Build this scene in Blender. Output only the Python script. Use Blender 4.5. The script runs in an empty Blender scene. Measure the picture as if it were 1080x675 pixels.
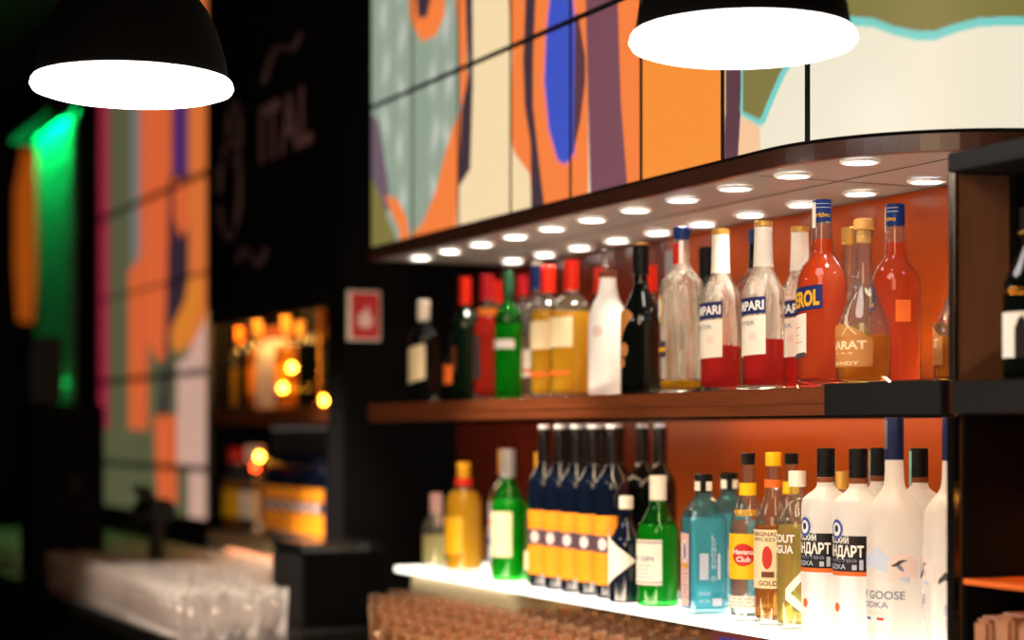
import bpy, bmesh, math, random
import numpy as np
from mathutils import Vector, Matrix
random.seed(7)
SC = bpy.context.scene
COL = SC.collection
PI = math.pi
ZC = 1.45            # camera height
ZU = ZC + .0726      # top of the wooden shelf
ZL = ZC - .334       # top of the lit shelf
ZS = ZC + .440       # soffit underside
ZK = ZC - .500       # counter top
XF = 1.72            # front plane of the back bar
XW = 2.12            # back wall of the shelves
CEIL = 3.30

# ------------------------------------------------------------------ materials
def lin(c):
    return tuple(((v/255)/12.92 if v/255 <= .04045 else ((v/255+.055)/1.055)**2.4) for v in c) + (1,)
def newmat(name):
    m = bpy.data.materials.new(name); m.use_nodes = True
    nt = m.node_tree; nt.nodes.clear()
    out = nt.nodes.new('ShaderNodeOutputMaterial')
    return m, nt, out
def pbr(name, rgb, rough=.5, metal=0., spec=.5, noise=0., scale=30., coat=0., stretch=None):
    m, nt, out = newmat(name)
    b = nt.nodes.new('ShaderNodeBsdfPrincipled')
    c = lin(rgb)
    b.inputs['Base Color'].default_value = c
    b.inputs['Roughness'].default_value = rough
    b.inputs['Metallic'].default_value = metal
    b.inputs['Specular IOR Level'].default_value = spec
    b.inputs['Coat Weight'].default_value = coat
    if noise:
        tc = nt.nodes.new('ShaderNodeTexCoord'); mp = nt.nodes.new('ShaderNodeMapping')
        if stretch: mp.inputs['Scale'].default_value = stretch
        n = nt.nodes.new('ShaderNodeTexNoise'); n.inputs['Scale'].default_value = scale; n.inputs['Detail'].default_value = 6
        r = nt.nodes.new('ShaderNodeMix'); r.data_type = 'RGBA'
        r.inputs[6].default_value = tuple(v*(1-noise) for v in c[:3])+(1,)
        r.inputs[7].default_value = tuple(min(1, v*(1+noise)) for v in c[:3])+(1,)
        nt.links.new(tc.outputs['Object'], mp.inputs[0]); nt.links.new(mp.outputs[0], n.inputs['Vector'])
        nt.links.new(n.outputs['Fac'], r.inputs[0]); nt.links.new(r.outputs[2], b.inputs['Base Color'])
    nt.links.new(b.outputs[0], out.inputs[0])
    return m
def emit(name, rgb, s):
    m, nt, out = newmat(name)
    e = nt.nodes.new('ShaderNodeEmission'); e.inputs[0].default_value = lin(rgb); e.inputs[1].default_value = s
    nt.links.new(e.outputs[0], out.inputs[0]); return m
def glass(name, rgb, haze=.03, edge=.45):
    """thin bottle wall: lets light straight through, mirrors it at grazing angles, looks denser at its edges; haze = pale scatter added so the glass looks lit"""
    m, nt, out = newmat(name); c = lin(rgb)
    lw = nt.nodes.new('ShaderNodeLayerWeight'); lw.inputs['Blend'].default_value = .5
    pw = nt.nodes.new('ShaderNodeMath'); pw.operation = 'POWER'; pw.inputs[1].default_value = 4.0
    ma = nt.nodes.new('ShaderNodeMath'); ma.operation = 'MULTIPLY_ADD'; ma.inputs[1].default_value = .8; ma.inputs[2].default_value = .035
    p2_ = nt.nodes.new('ShaderNodeMath'); p2_.operation = 'POWER'; p2_.inputs[1].default_value = 3.0
    cm = nt.nodes.new('ShaderNodeMix'); cm.data_type = 'RGBA'; cm.inputs[6].default_value = c; cm.inputs[7].default_value = tuple(v*edge for v in c[:3])+(1,)
    t = nt.nodes.new('ShaderNodeBsdfTransparent'); g = nt.nodes.new('ShaderNodeBsdfGlossy'); g.inputs['Roughness'].default_value = .03
    h = nt.nodes.new('ShaderNodeBsdfTranslucent'); h.inputs[0].default_value = tuple(min(1, v*1.02) for v in c[:3])+(1,)
    d = nt.nodes.new('ShaderNodeBsdfDiffuse'); d.inputs[0].default_value = c
    hm = nt.nodes.new('ShaderNodeMixShader'); hm.inputs[0].default_value = .5
    m1 = nt.nodes.new('ShaderNodeMixShader'); m1.inputs[0].default_value = haze
    mx = nt.nodes.new('ShaderNodeMixShader'); L = nt.links.new
    if haze > .1:      # streaky haze imitates pale glints on the glass
        tc = nt.nodes.new('ShaderNodeTexCoord'); mp = nt.nodes.new('ShaderNodeMapping'); mp.inputs['Scale'].default_value = (1, 1, .12)
        no = nt.nodes.new('ShaderNodeTexNoise'); no.inputs['Scale'].default_value = 70; no.inputs['Detail'].default_value = 3
        mr = nt.nodes.new('ShaderNodeMapRange'); mr.inputs[1].default_value = .40; mr.inputs[2].default_value = .68; mr.inputs[3].default_value = .04; mr.inputs[4].default_value = haze*1.7
        L(tc.outputs['Object'], mp.inputs[0]); L(mp.outputs[0], no.inputs['Vector']); L(no.outputs['Fac'], mr.inputs[0]); L(mr.outputs[0], m1.inputs[0])
    L(lw.outputs['Facing'], pw.inputs[0]); L(pw.outputs[0], ma.inputs[0]); L(ma.outputs[0], mx.inputs[0])
    L(lw.outputs['Facing'], p2_.inputs[0]); L(p2_.outputs[0], cm.inputs[0]); L(cm.outputs[2], t.inputs[0])
    L(h.outputs[0], hm.inputs[1]); L(d.outputs[0], hm.inputs[2]); L(t.outputs[0], m1.inputs[1]); L(hm.outputs[0], m1.inputs[2])
    L(m1.outputs[0], mx.inputs[1]); L(g.outputs[0], mx.inputs[2]); L(mx.outputs[0], out.inputs[0]); return m
def real_glass(name, rgb, lit_haze):  # translucent share makes the tumblers look as if they catch light
    m, nt, out = newmat(name)
    g = nt.nodes.new('ShaderNodeBsdfGlass'); g.inputs['Color'].default_value = lin(rgb); g.inputs['IOR'].default_value = 1.45
    t = nt.nodes.new('ShaderNodeBsdfTranslucent'); t.inputs[0].default_value = lin(rgb)
    mx = nt.nodes.new('ShaderNodeMixShader'); mx.inputs[0].default_value = lit_haze
    nt.links.new(g.outputs[0], mx.inputs[1]); nt.links.new(t.outputs[0], mx.inputs[2]); nt.links.new(mx.outputs[0], out.inputs[0]); return m
def liquor(name, rgb, trans=.35, rgb2=None, ior=1.34, deep=None):
    """coloured drink: refracts, scatters part of the light it gets, and looks deeper in colour towards its edges"""
    m, nt, out = newmat(name); L = nt.links.new
    lw = nt.nodes.new('ShaderNodeLayerWeight'); lw.inputs['Blend'].default_value = .45
    cm = nt.nodes.new('ShaderNodeMix'); cm.data_type = 'RGBA'; cm.inputs[6].default_value = lin(rgb)
    cm.inputs[7].default_value = lin(deep) if deep else tuple(v*.45 for v in lin(rgb)[:3])+(1,)
    g = nt.nodes.new('ShaderNodeBsdfGlass'); g.inputs['IOR'].default_value = ior
    t = nt.nodes.new('ShaderNodeBsdfTranslucent'); t.inputs[0].default_value = lin(rgb2 or rgb)
    df = nt.nodes.new('ShaderNodeBsdfDiffuse'); df.inputs[0].default_value = lin(rgb2 or rgb); hm = nt.nodes.new('ShaderNodeMixShader'); hm.inputs[0].default_value = .45
    L(t.outputs[0], hm.inputs[1]); L(df.outputs[0], hm.inputs[2])
    mx = nt.nodes.new('ShaderNodeMixShader'); mx.inputs[0].default_value = trans
    L(lw.outputs['Facing'], cm.inputs[0]); L(cm.outputs[2], g.inputs['Color'])
    L(g.outputs[0], mx.inputs[1]); L(hm.outputs[0], mx.inputs[2]); L(mx.outputs[0], out.inputs[0])
    return m
def frosted(name, rgb, gloss=.08):
    m, nt, out = newmat(name)
    d = nt.nodes.new('ShaderNodeBsdfDiffuse'); d.inputs[0].default_value = lin(rgb)
    t = nt.nodes.new('ShaderNodeBsdfTranslucent'); t.inputs[0].default_value = lin(rgb)
    mx = nt.nodes.new('ShaderNodeMixShader'); mx.inputs[0].default_value = .62
    gl = nt.nodes.new('ShaderNodeBsdfGlossy'); gl.inputs['Roughness'].default_value = .25
    m2 = nt.nodes.new('ShaderNodeMixShader'); m2.inputs[0].default_value = gloss
    nt.links.new(d.outputs[0], mx.inputs[1]); nt.links.new(t.outputs[0], mx.inputs[2])
    nt.links.new(mx.outputs[0], m2.inputs[1]); nt.links.new(gl.outputs[0], m2.inputs[2])
    nt.links.new(m2.outputs[0], out.inputs[0]); return m

M = {}
M['glass'] = glass('clear_glass', (248, 250, 248), .025)
M['hazy_glass'] = glass('hazy_glass', (252, 250, 244), .26)
M['tumbler'] = real_glass('tumbler_glass', (255, 236, 216), .075)  # warm tint imitates amber light on the glass
M['tumbler_far_lit'] = real_glass('tumbler_glass_far_lit', (255, 252, 250), .13)  # whiter, hazier copy so the far tumblers look brightly lit
M['green_glass'] = glass('green_glass', (120, 222, 132), .03)
M['bright_green_glass'] = glass('bright_green_glass', (112, 236, 130), .03)
M['blue_glass'] = glass('blue_glass', (200, 242, 248), .06)
M['dark_glass'] = pbr('dark_glass', (10, 14, 12), .06, spec=.6)
M['dark_green_glass'] = pbr('dark_green_glass', (8, 24, 14), .06, spec=.6)
M['navy_glass'] = pbr('navy_glass', (10, 18, 34), .06, spec=.7)
M['white_gloss'] = pbr('white_gloss', (255, 252, 248), .2, coat=.2)
M['frost'] = frosted('frosted_glass', (254, 253, 252))
M['frost_grey'] = frosted('frosted_grey_glass', (246, 242, 238), .05)
M['white_body'] = frosted('white_glass', (255, 253, 250))
M['red_liquor'] = liquor('red_bitter', (252, 74, 20), .38, (250, 26, 4), deep=(170, 8, 4))
M['orange_liquor'] = liquor('orange_aperitif', (255, 168, 30), .42, (255, 104, 0), deep=(226, 50, 6))
M['amber'] = liquor('amber_spirit', (255, 208, 84), .5, (255, 170, 12))
M['gold'] = liquor('gold_liqueur', (255, 226, 40), .7, (255, 200, 0))
M['pale_gold'] = liquor('pale_spirit', (255, 244, 176), .30, (255, 236, 140))
M['brown_rum'] = liquor('brown_rum', (252, 206, 140), .28, (240, 160, 60))
M['red_drink'] = liquor('red_drink', (255, 96, 40), .45, (255, 60, 16))
M['clear_drink'] = liquor('clear_spirit', (246, 250, 250), .06)
M['blue_drink'] = liquor('blue_spirit', (222, 250, 252), .5, (165, 240, 246))
M['green_drink'] = liquor('green_drink', (150, 244, 160), .45, (60, 220, 90))
M['cream_drink'] = liquor('cream_drink', (250, 240, 190), .5)
for k, c, r in (('red_cap', (225, 40, 18), .35), ('crimson_cap', (196, 28, 40), .35), ('navy_cap', (22, 48, 110), .3), ('black_cap', (16, 15, 15), .3),
                ('white_cap', (235, 226, 212), .4), ('cork', (222, 168, 96), .6), ('yellow_cap', (240, 176, 20), .4), ('green_cap', (24, 60, 40), .35),
                ('grey_cap', (150, 148, 150), .35), ('brown_band', (120, 62, 34), .5), ('teal_strip', (120, 178, 180), .5), ('deep_navy_cap', (20, 26, 62), .3),
                ('paper', (240, 232, 215), .6), ('cream_paper', (240, 222, 178), .6), ('orange_paper', (245, 150, 25), .55), ('slate_paper', (84, 66, 78), .55),
                ('navy_ink', (26, 34, 92), .5), ('black_ink', (22, 18, 22), .5), ('gold_ink', (226, 168, 40), .4), ('red_ink', (205, 40, 28), .5),
                ('white_ink', (246, 242, 236), .5), ('grey_ink', (120, 128, 152), .5), ('blue_ink', (60, 80, 170), .5), ('yellow_paper', (250, 196, 20), .55),
                ('pink_paper', (236, 196, 188), .6), ('tan_paper', (196, 132, 72), .6), ('orange_ink', (226, 108, 36), .5), ('pale_blue_ink', (196, 208, 232), .5),
                ('pink_ink', (238, 212, 206), .5), ('brown_ink', (120, 60, 30), .5), ('dark_grey_ink', (70, 66, 70), .5), ('silver_paper', (190, 196, 214), .4), ('orange_cap', (235, 130, 40), .4), ('pale_pink_cap', (190, 150, 150), .5)):
    M[k] = pbr(k, c, r, spec=.25)
M['gold_cap'] = pbr('gold_cap', (226, 172, 84), .35, metal=.6)
M['brass'] = pbr('brass', (230, 150, 50), .25, metal=1)
M['chrome'] = pbr('chrome', (200, 190, 180), .2, metal=1)
M['black'] = pbr('black_paint', (11, 10, 10), .6, spec=.25)
M['black_matte'] = pbr('black_matte', (6, 5, 5), .85, spec=.1)
M['black_gloss'] = pbr('black_gloss', (14, 13, 13), .15)
M['dark_blue'] = pbr('dark_blue_shell', (20, 24, 36), .5)
M['wood'] = pbr('walnut_board', (112, 58, 30), .35, noise=.5, scale=14, stretch=(6, .35, 6), coat=.15)
M['dark_wood'] = pbr('dark_walnut', (62, 36, 28), .3, noise=.35, scale=12, stretch=(6, .4, 6), coat=.2)
M['brown_panel'] = pbr('brown_veneer', (146, 100, 76), .22, noise=.25, scale=10, stretch=(6, 6, .5), coat=.4)
M['soffit'] = pbr('grey_laminate', (134, 136, 138), .28, noise=.06, scale=5)
M['steel'] = pbr('brushed_steel', (170, 160, 152), .3, metal=1)
M['seam'] = pbr('dark_seam', (50, 44, 40), .6)  # dark strip marking the joints of the soffit boards
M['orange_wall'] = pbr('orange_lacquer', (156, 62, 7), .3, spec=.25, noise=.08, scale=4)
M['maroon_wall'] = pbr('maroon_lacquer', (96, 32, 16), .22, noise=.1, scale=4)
M['counter'] = pbr('black_stone', (16, 14, 13), .22, noise=.2, scale=40)
M['floor'] = pbr('dark_floor', (28, 24, 22), .4, noise=.3, scale=6)
M['plaster'] = pbr('dark_plaster', (20, 17, 16), .8, noise=.2, scale=8)
M['cream_panel'] = pbr('cream_panel', (214, 200, 160), .5)
M['white_shade'] = pbr('white_enamel', (240, 236, 230), .4)
M['sign_red'] = pbr('sign_red', (196, 28, 30), .4)
M['kraft'] = pbr('kraft_paper', (168, 116, 84), .7, noise=.15, scale=20)
M['glow_blue'] = pbr('glow_blue', (66, 66, 190), .4)
M['glow_red'] = pbr('glow_maroon', (130, 60, 60), .4)
M['mural_ink'] = pbr('mural_ink', (150, 108, 112), .7)
M['mural_ink_dim'] = pbr('mural_ink_dim', (92, 66, 68), .7)

# ------------------------------------------------------------------ mesh helpers
def prop(o, label=None, cat=None, group=None, kind=None):
    if label: o['label'] = label
    if cat: o['category'] = cat
    if group: o['group'] = group
    if kind: o['kind'] = kind
    return o
def empty(name, loc, label, cat, group=None, rz=0):
    o = bpy.data.objects.new(name, None); COL.objects.link(o); o.empty_display_size = .05
    o.location = loc; o.rotation_euler = (0, 0, rz)
    return prop(o, label, cat, group)
def obj(name, bm, mats, parent=None, smooth=False, loc=None):
    me = bpy.data.meshes.new(name); bm.to_mesh(me); bm.free()
    for m in (mats if isinstance(mats, (list, tuple)) else [mats]):
        me.materials.append(M[m] if isinstance(m, str) else m)
    if smooth:
        for p in me.polygons: p.use_smooth = True
        try: me.set_sharp_from_angle(angle=math.radians(40))
        except Exception: pass
    o = bpy.data.objects.new(name, me); COL.objects.link(o)
    if parent: o.parent = parent
    if loc: o.location = loc
    return o
def dup(root, loc, label=None, group=None, rz=None):
    r = root.copy(); COL.objects.link(r); r.location = loc
    if rz is not None: r.rotation_euler = (0, 0, rz)
    if label: r['label'] = label
    if group: r['group'] = group
    for ch in list(root.children):
        c = ch.copy(); COL.objects.link(c); c.parent = r
        for g in ch.children:
            d = g.copy(); COL.objects.link(d); d.parent = c
    return r
def box(lo, hi, bev=0., bm=None, mi=0, seg=2):
    bm = bm or bmesh.new()
    t = bmesh.new()
    bmesh.ops.create_cube(t, size=1)
    for v in t.verts:
        v.co = Vector([(lo[i]+hi[i])/2 + v.co[i]*(hi[i]-lo[i]) for i in range(3)])
    if bev:
        bmesh.ops.bevel(t, geom=t.edges[:], offset=bev, segments=seg, affect='EDGES', clamp_overlap=True)
    vs = [bm.verts.new(v.co) for v in t.verts]
    t.verts.index_update()
    for f in t.faces:
        nf = bm.faces.new([vs[v.index] for v in f.verts]); nf.material_index = mi
    t.free(); return bm
def lathe(prof, seg=40, bm=None, mi=0, c=(0, 0, 0)):
    """prof: list of (r, z); r=0 closes"""
    bm = bm or bmesh.new(); rings = []
    for r, z in prof:
        if r <= 1e-6: rings.append([bm.verts.new((c[0], c[1], c[2]+z))])
        else: rings.append([bm.verts.new((c[0]+r*math.cos(2*PI*k/seg), c[1]+r*math.sin(2*PI*k/seg), c[2]+z)) for k in range(seg)])
    for a, b in zip(rings, rings[1:]):
        for k in range(seg):
            k2 = (k+1) % seg
            if len(a) == 1 and len(b) == 1: continue
            if len(a) == 1: f = bm.faces.new((a[0], b[k2], b[k]))
            elif len(b) == 1: f = bm.faces.new((a[k], a[k2], b[0]))
            else: f = bm.faces.new((a[k], a[k2], b[k2], b[k]))
            f.material_index = mi
    return bm
def tube(pts, r, seg=10, bm=None, mi=0):
    bm = bm or bmesh.new(); pts = [Vector(p) for p in pts]; rings = []
    for i, p in enumerate(pts):
        d = (pts[min(i+1, len(pts)-1)] - pts[max(i-1, 0)]).normalized()
        u = d.orthogonal().normalized(); v = d.cross(u)
        rr = r[i] if isinstance(r, (list, tuple)) else r
        rings.append([bm.verts.new(p + (u*math.cos(2*PI*k/seg) + v*math.sin(2*PI*k/seg))*rr) for k in range(seg)])
    for a, b in zip(rings, rings[1:]):
        for k in range(seg):
            f = bm.faces.new((a[k], a[(k+1) % seg], b[(k+1) % seg], b[k])); f.material_index = mi
    bm.faces.new(rings[0][::-1]).material_index = mi; bm.faces.new(rings[-1]).material_index = mi
    return bm
def pchip(xs, ys, xq):
    n = len(xs); hh = [xs[i+1]-xs[i] for i in range(n-1)]; dl = [(ys[i+1]-ys[i])/hh[i] for i in range(n-1)]
    m = [dl[0]] + [0 if dl[i-1]*dl[i] <= 0 else 2*dl[i-1]*dl[i]/(dl[i-1]+dl[i]) for i in range(1, n-1)] + [dl[-1]]
    out = []
    for x in xq:
        i = max(0, min(n-2, next((k for k in range(n-1) if x <= xs[k+1]), n-2)))
        t = (x-xs[i])/hh[i]
        out.append((2*t**3-3*t**2+1)*ys[i] + (t**3-2*t**2+t)*hh[i]*m[i] + (-2*t**3+3*t**2)*ys[i+1] + (t**3-t**2)*hh[i]*m[i+1])
    return out
_TX = {}
def text_mesh(s, bold=.012):
    """verts/faces of a line of text, cap height 1, starting at x=0"""
    if (s, bold) not in _TX:
        c = bpy.data.curves.new('t', 'FONT'); c.body = s; c.offset = bold; c.resolution_u = 3
        o = bpy.data.objects.new('t', c); COL.objects.link(o)
        me = o.evaluated_get(bpy.context.evaluated_depsgraph_get()).to_mesh()
        vs = [(v.co.x/.7, v.co.y/.7) for v in me.vertices]; fs = [tuple(p.vertices) for p in me.polygons]
        bpy.data.objects.remove(o); bpy.data.curves.remove(c)
        x0 = min(v[0] for v in vs); x1 = max(v[0] for v in vs)
        _TX[(s, bold)] = ([(x-x0, y) for x, y in vs], fs, x1-x0)
    return _TX[(s, bold)]

# ------------------------------------------------------------------ labels wrapped on bottles
def wrap_round(R):
    return lambda x, z, off: ((R+off)*math.cos(PI+x/R), (R+off)*math.sin(PI+x/R), z)
def wrap_flat(half):              # faces -X on a square bottle
    return lambda x, z, off: (-(half+off), -x, z)
def wrap_side(half):              # faces -Y on a square bottle
    return lambda x, z, off: (x, -(half+off), z)
class Label:
    def __init__(s, fn): s.fn = fn; s.bm = bmesh.new(); s.mats = []; s.k = 1
    def mi(s, m):
        if m not in s.mats: s.mats.append(m)
        return s.mats.index(m)
    def poly(s, pts, faces, m):
        off = .0004 + s.k*.00018; s.k += 1; i = s.mi(m)
        t = bmesh.new(); tv = [t.verts.new((x, z, 0)) for x, z in pts]
        for f in faces:
            try: t.faces.new([tv[q] for q in f])
            except ValueError: pass
        xs = [p[0] for p in pts]; x = math.ceil(min(xs)/.0025)*.0025
        while x < max(xs):          # cut into narrow slices so that it follows the curve of the glass
            bmesh.ops.bisect_plane(t, geom=t.verts[:]+t.edges[:]+t.faces[:], plane_co=(x, 0, 0), plane_no=(1, 0, 0), dist=1e-6); x += .0025
        t.verts.index_update()
        vs = [s.bm.verts.new(s.fn(v.co.x, v.co.y, off)) for v in t.verts]
        for f in t.faces:
            try: s.bm.faces.new([vs[v.index] for v in f.verts]).material_index = i
            except ValueError: pass
        t.free()
        return s
    def rect(s, x0, x1, z0, z1, m, shear=0.):
        n = max(2, int(abs(x1-x0)/.003))
        pts = []
        for k in range(n+1):
            x = x0+(x1-x0)*k/n; pts += [(x, z0), (x, z1)]
        return s.poly(pts, [(2*k, 2*k+2, 2*k+3, 2*k+1) for k in range(n)], m)
    def strip(s, lo, hi, m):      # two polylines with the same x steps
        pts = []
        for a, b in zip(lo, hi): pts += [a, b]
        return s.poly(pts, [(2*k, 2*k+2, 2*k+3, 2*k+1) for k in range(len(lo)-1)], m)
    def disc(s, x, z, r, m, rz=None):
        rz = rz or r; n = 9; lo = []; hi = []
        for k in range(n+1):
            a = PI*k/n; lo.append((x-r*math.cos(a), z-rz*math.sin(a))); hi.append((x-r*math.cos(a), z+rz*math.sin(a)))
        return s.strip(lo, hi, m)
    def text(s, t, z, hgt, m, x1=None, xc=None, x0=None, bold=.02, wide=1.):
        vs, fs, w = text_mesh(t, bold); w *= hgt*wide
        st = x0 if x0 is not None else (x1-w if x1 is not None else (xc or 0)-w/2)
        return s.poly([(st+x*hgt*wide, z+y*hgt) for x, y in vs], fs, m)
    def fit(s, t, z, hgt, m, x0, x1, bold=.02):
        vs, fs, w = text_mesh(t, bold); k = (x1-x0)/w
        return s.poly([(x0+x*k, z+y*hgt) for x, y in vs], fs, m)
    def lines(s, x0, x1, z0, z1, n, m):
        for k in range(n):
            z = z0+(z1-z0)*k/max(1, n-1); s.k -= 1; s.rect(x0+(.003*(k % 3)), x1-.004*((k*2) % 3), z, z+.0012, m)
        s.k += 1; return s
    def done(s, name, parent): return obj(name, s.bm, s.mats, parent, True)

# ------------------------------------------------------------------ bottles
P = {   # profile of the glass: (z fraction, r fraction of the widest)
 'wine': [(0, .93), (.02, 1), (.60, 1), (.66, .93), (.72, .62), (.77, .40), (.82, .36), (.94, .34), (.95, .38), (.97, .38), (.98, .34), (.985, .34)],
 'spirit': [(0, .93), (.02, 1), (.60, 1), (.66, .94), (.71, .70), (.75, .44), (.79, .36), (.93, .33), (.98, .33)],
 'bitter': [(0, .92), (.02, 1), (.55, 1), (.60, .93), (.65, .74), (.70, .53), (.74, .45), (.85, .42), (.96, .40), (.985, .40)],
 'aperitif': [(0, .92), (.02, .99), (.10, .98), (.50, 1), (.57, .98), (.63, .86), (.68, .60), (.72, .44), (.77, .42), (.82, .40), (.87, .38), (.90, .36), (.97, .35)],
 'drop': [(0, .90), (.015, .95), (.08, .97), (.20, 1), (.30, .985), (.38, .90), (.46, .72), (.54, .52), (.61, .39), (.67, .33), (.74, .30), (.88, .30), (.90, .34), (.93, .34)],
 'vodka': [(0, .93), (.02, 1), (.69, 1), (.725, .95), (.755, .72), (.78, .46), (.80, .37), (.84, .34), (.96, .33)],
 'tall_vodka': [(0, .93), (.02, 1), (.555, 1), (.60, .95), (.64, .76), (.67, .54), (.70, .40), (.74, .35), (.82, .335), (.97, .33)],
 'round_rum': [(0, .92), (.02, 1), (.55, 1), (.62, .90), (.70, .62), (.78, .42), (.84, .36), (.97, .35)],
 'tequila': [(0, .92), (.02, 1), (.62, 1), (.68, .93), (.74, .72), (.79, .50), (.82, .40), (.90, .38), (.96, .38)],
 'cream': [(0, .92), (.02, 1), (.45, 1), (.58, .98), (.66, .84), (.75, .56), (.84, .44), (.89, .42)],
 'long_neck': [(0, .92), (.02, 1), (.46, 1), (.54, .92), (.62, .68), (.70, .43), (.76, .33), (.96, .31), (.985, .31)],
 'squat': [(0, .92), (.02, 1), (.52, 1), (.60, .88), (.68, .62), (.76, .42), (.80, .36), (.97, .36)],
}
def outline(kind, H, R, n=46, z1=None):
    pr = P[kind]; xs = [a for a, b in pr]; ys = [b for a, b in pr]
    top = xs[-1] if z1 is None else z1
    q = sorted(set([xs[0]+(top-xs[0])*k/n for k in range(n+1)] + [x for x in xs if x < top]))
    return [(r*R, z*H) for r, z in zip(pchip(xs, ys, q), q)]
SEG = 40
def glass_bm(kind, H, R, wall, seg=SEG):
    o = outline(kind, H, R)
    prof = [(0, .0015), (o[0][0]*.55, .0008), (o[0][0]*.8, 0)] + o
    if wall:
        inner = [(max(r-wall, .004), z) for r, z in o if z > .011]
        prof += [(max(o[-1][0]-wall*.5, .005), o[-1][1]+.0008)] + inner[::-1] + [(inner[0][0]*.8, .0095), (0, .011)]
    else:
        prof += [(0, o[-1][1])]
    return lathe(prof, seg)
def liquid_bm(kind, H, R, wall, level, seg=SEG):
    o = outline(kind, H, R, z1=level)
    body = [(max(r-wall+.0004, .003), z) for r, z in o if z > .0115]
    return lathe([(0, .0107), (body[0][0]*.8, .0093)] + body + [(body[-1][0]*.9, body[-1][1]+.0002), (0, body[-1][1])], seg)
def cap_bm(z0, z1, r, rt=None, ribs=False, seg=32):
    rt = rt or r; e = min(.0012, (z1-z0)*.2)
    prof = [(0, z0), (r*.9, z0), (r, z0+e)]
    if ribs:
        n = 7
        for k in range(1, n):
            z = z0+(z1-z0)*k/n*.8+.001; prof += [(r, z-.0006), (r*.955, z), (r, z+.0006)]
    prof += [(rt, z1-e), (rt*.92, z1), (0, z1)]
    return lathe(prof, seg)
def bottle(name, label, cat, x, y, kind, H, R, shell, base, liquid=None, level=.6, cap=None, wall=.0028, rz=0., group=None, foil=None, seg=SEG):
    """cap: (z0 fraction, radius fraction, material, ribs)"""
    t = empty(name, (x, y, base+.0006), label, cat, group, rz)
    solid = shell in ('dark_glass', 'dark_green_glass', 'navy_glass', 'white_gloss', 'frost', 'frost_grey', 'white_body')
    bm = glass_bm(kind, H, R, 0 if solid else wall, seg)
    mats = [shell]
    if shell == 'hazy_glass':
        mats = ['hazy_glass', 'glass']
        for f in bm.faces:
            if f.calc_center_median().z < level*H: f.material_index = 1
    obj('glass_body', bm, mats, t, True)
    if liquid: obj('liquor', liquid_bm(kind, H, R, wall, level, seg), liquid, t, True)
    if foil:
        z0, z1, m = foil
        o = [(r+.0007, z) for r, z in outline(kind, H, R) if z0*H <= z <= z1*H]
        obj('neck_foil', lathe(o, 32), m, t, True)
    if cap:
        z0, rf, m, ribs = cap
        obj('cap', cap_bm(z0*H, H, rf*R, ribs=ribs), m, t, True)
    return t
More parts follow.
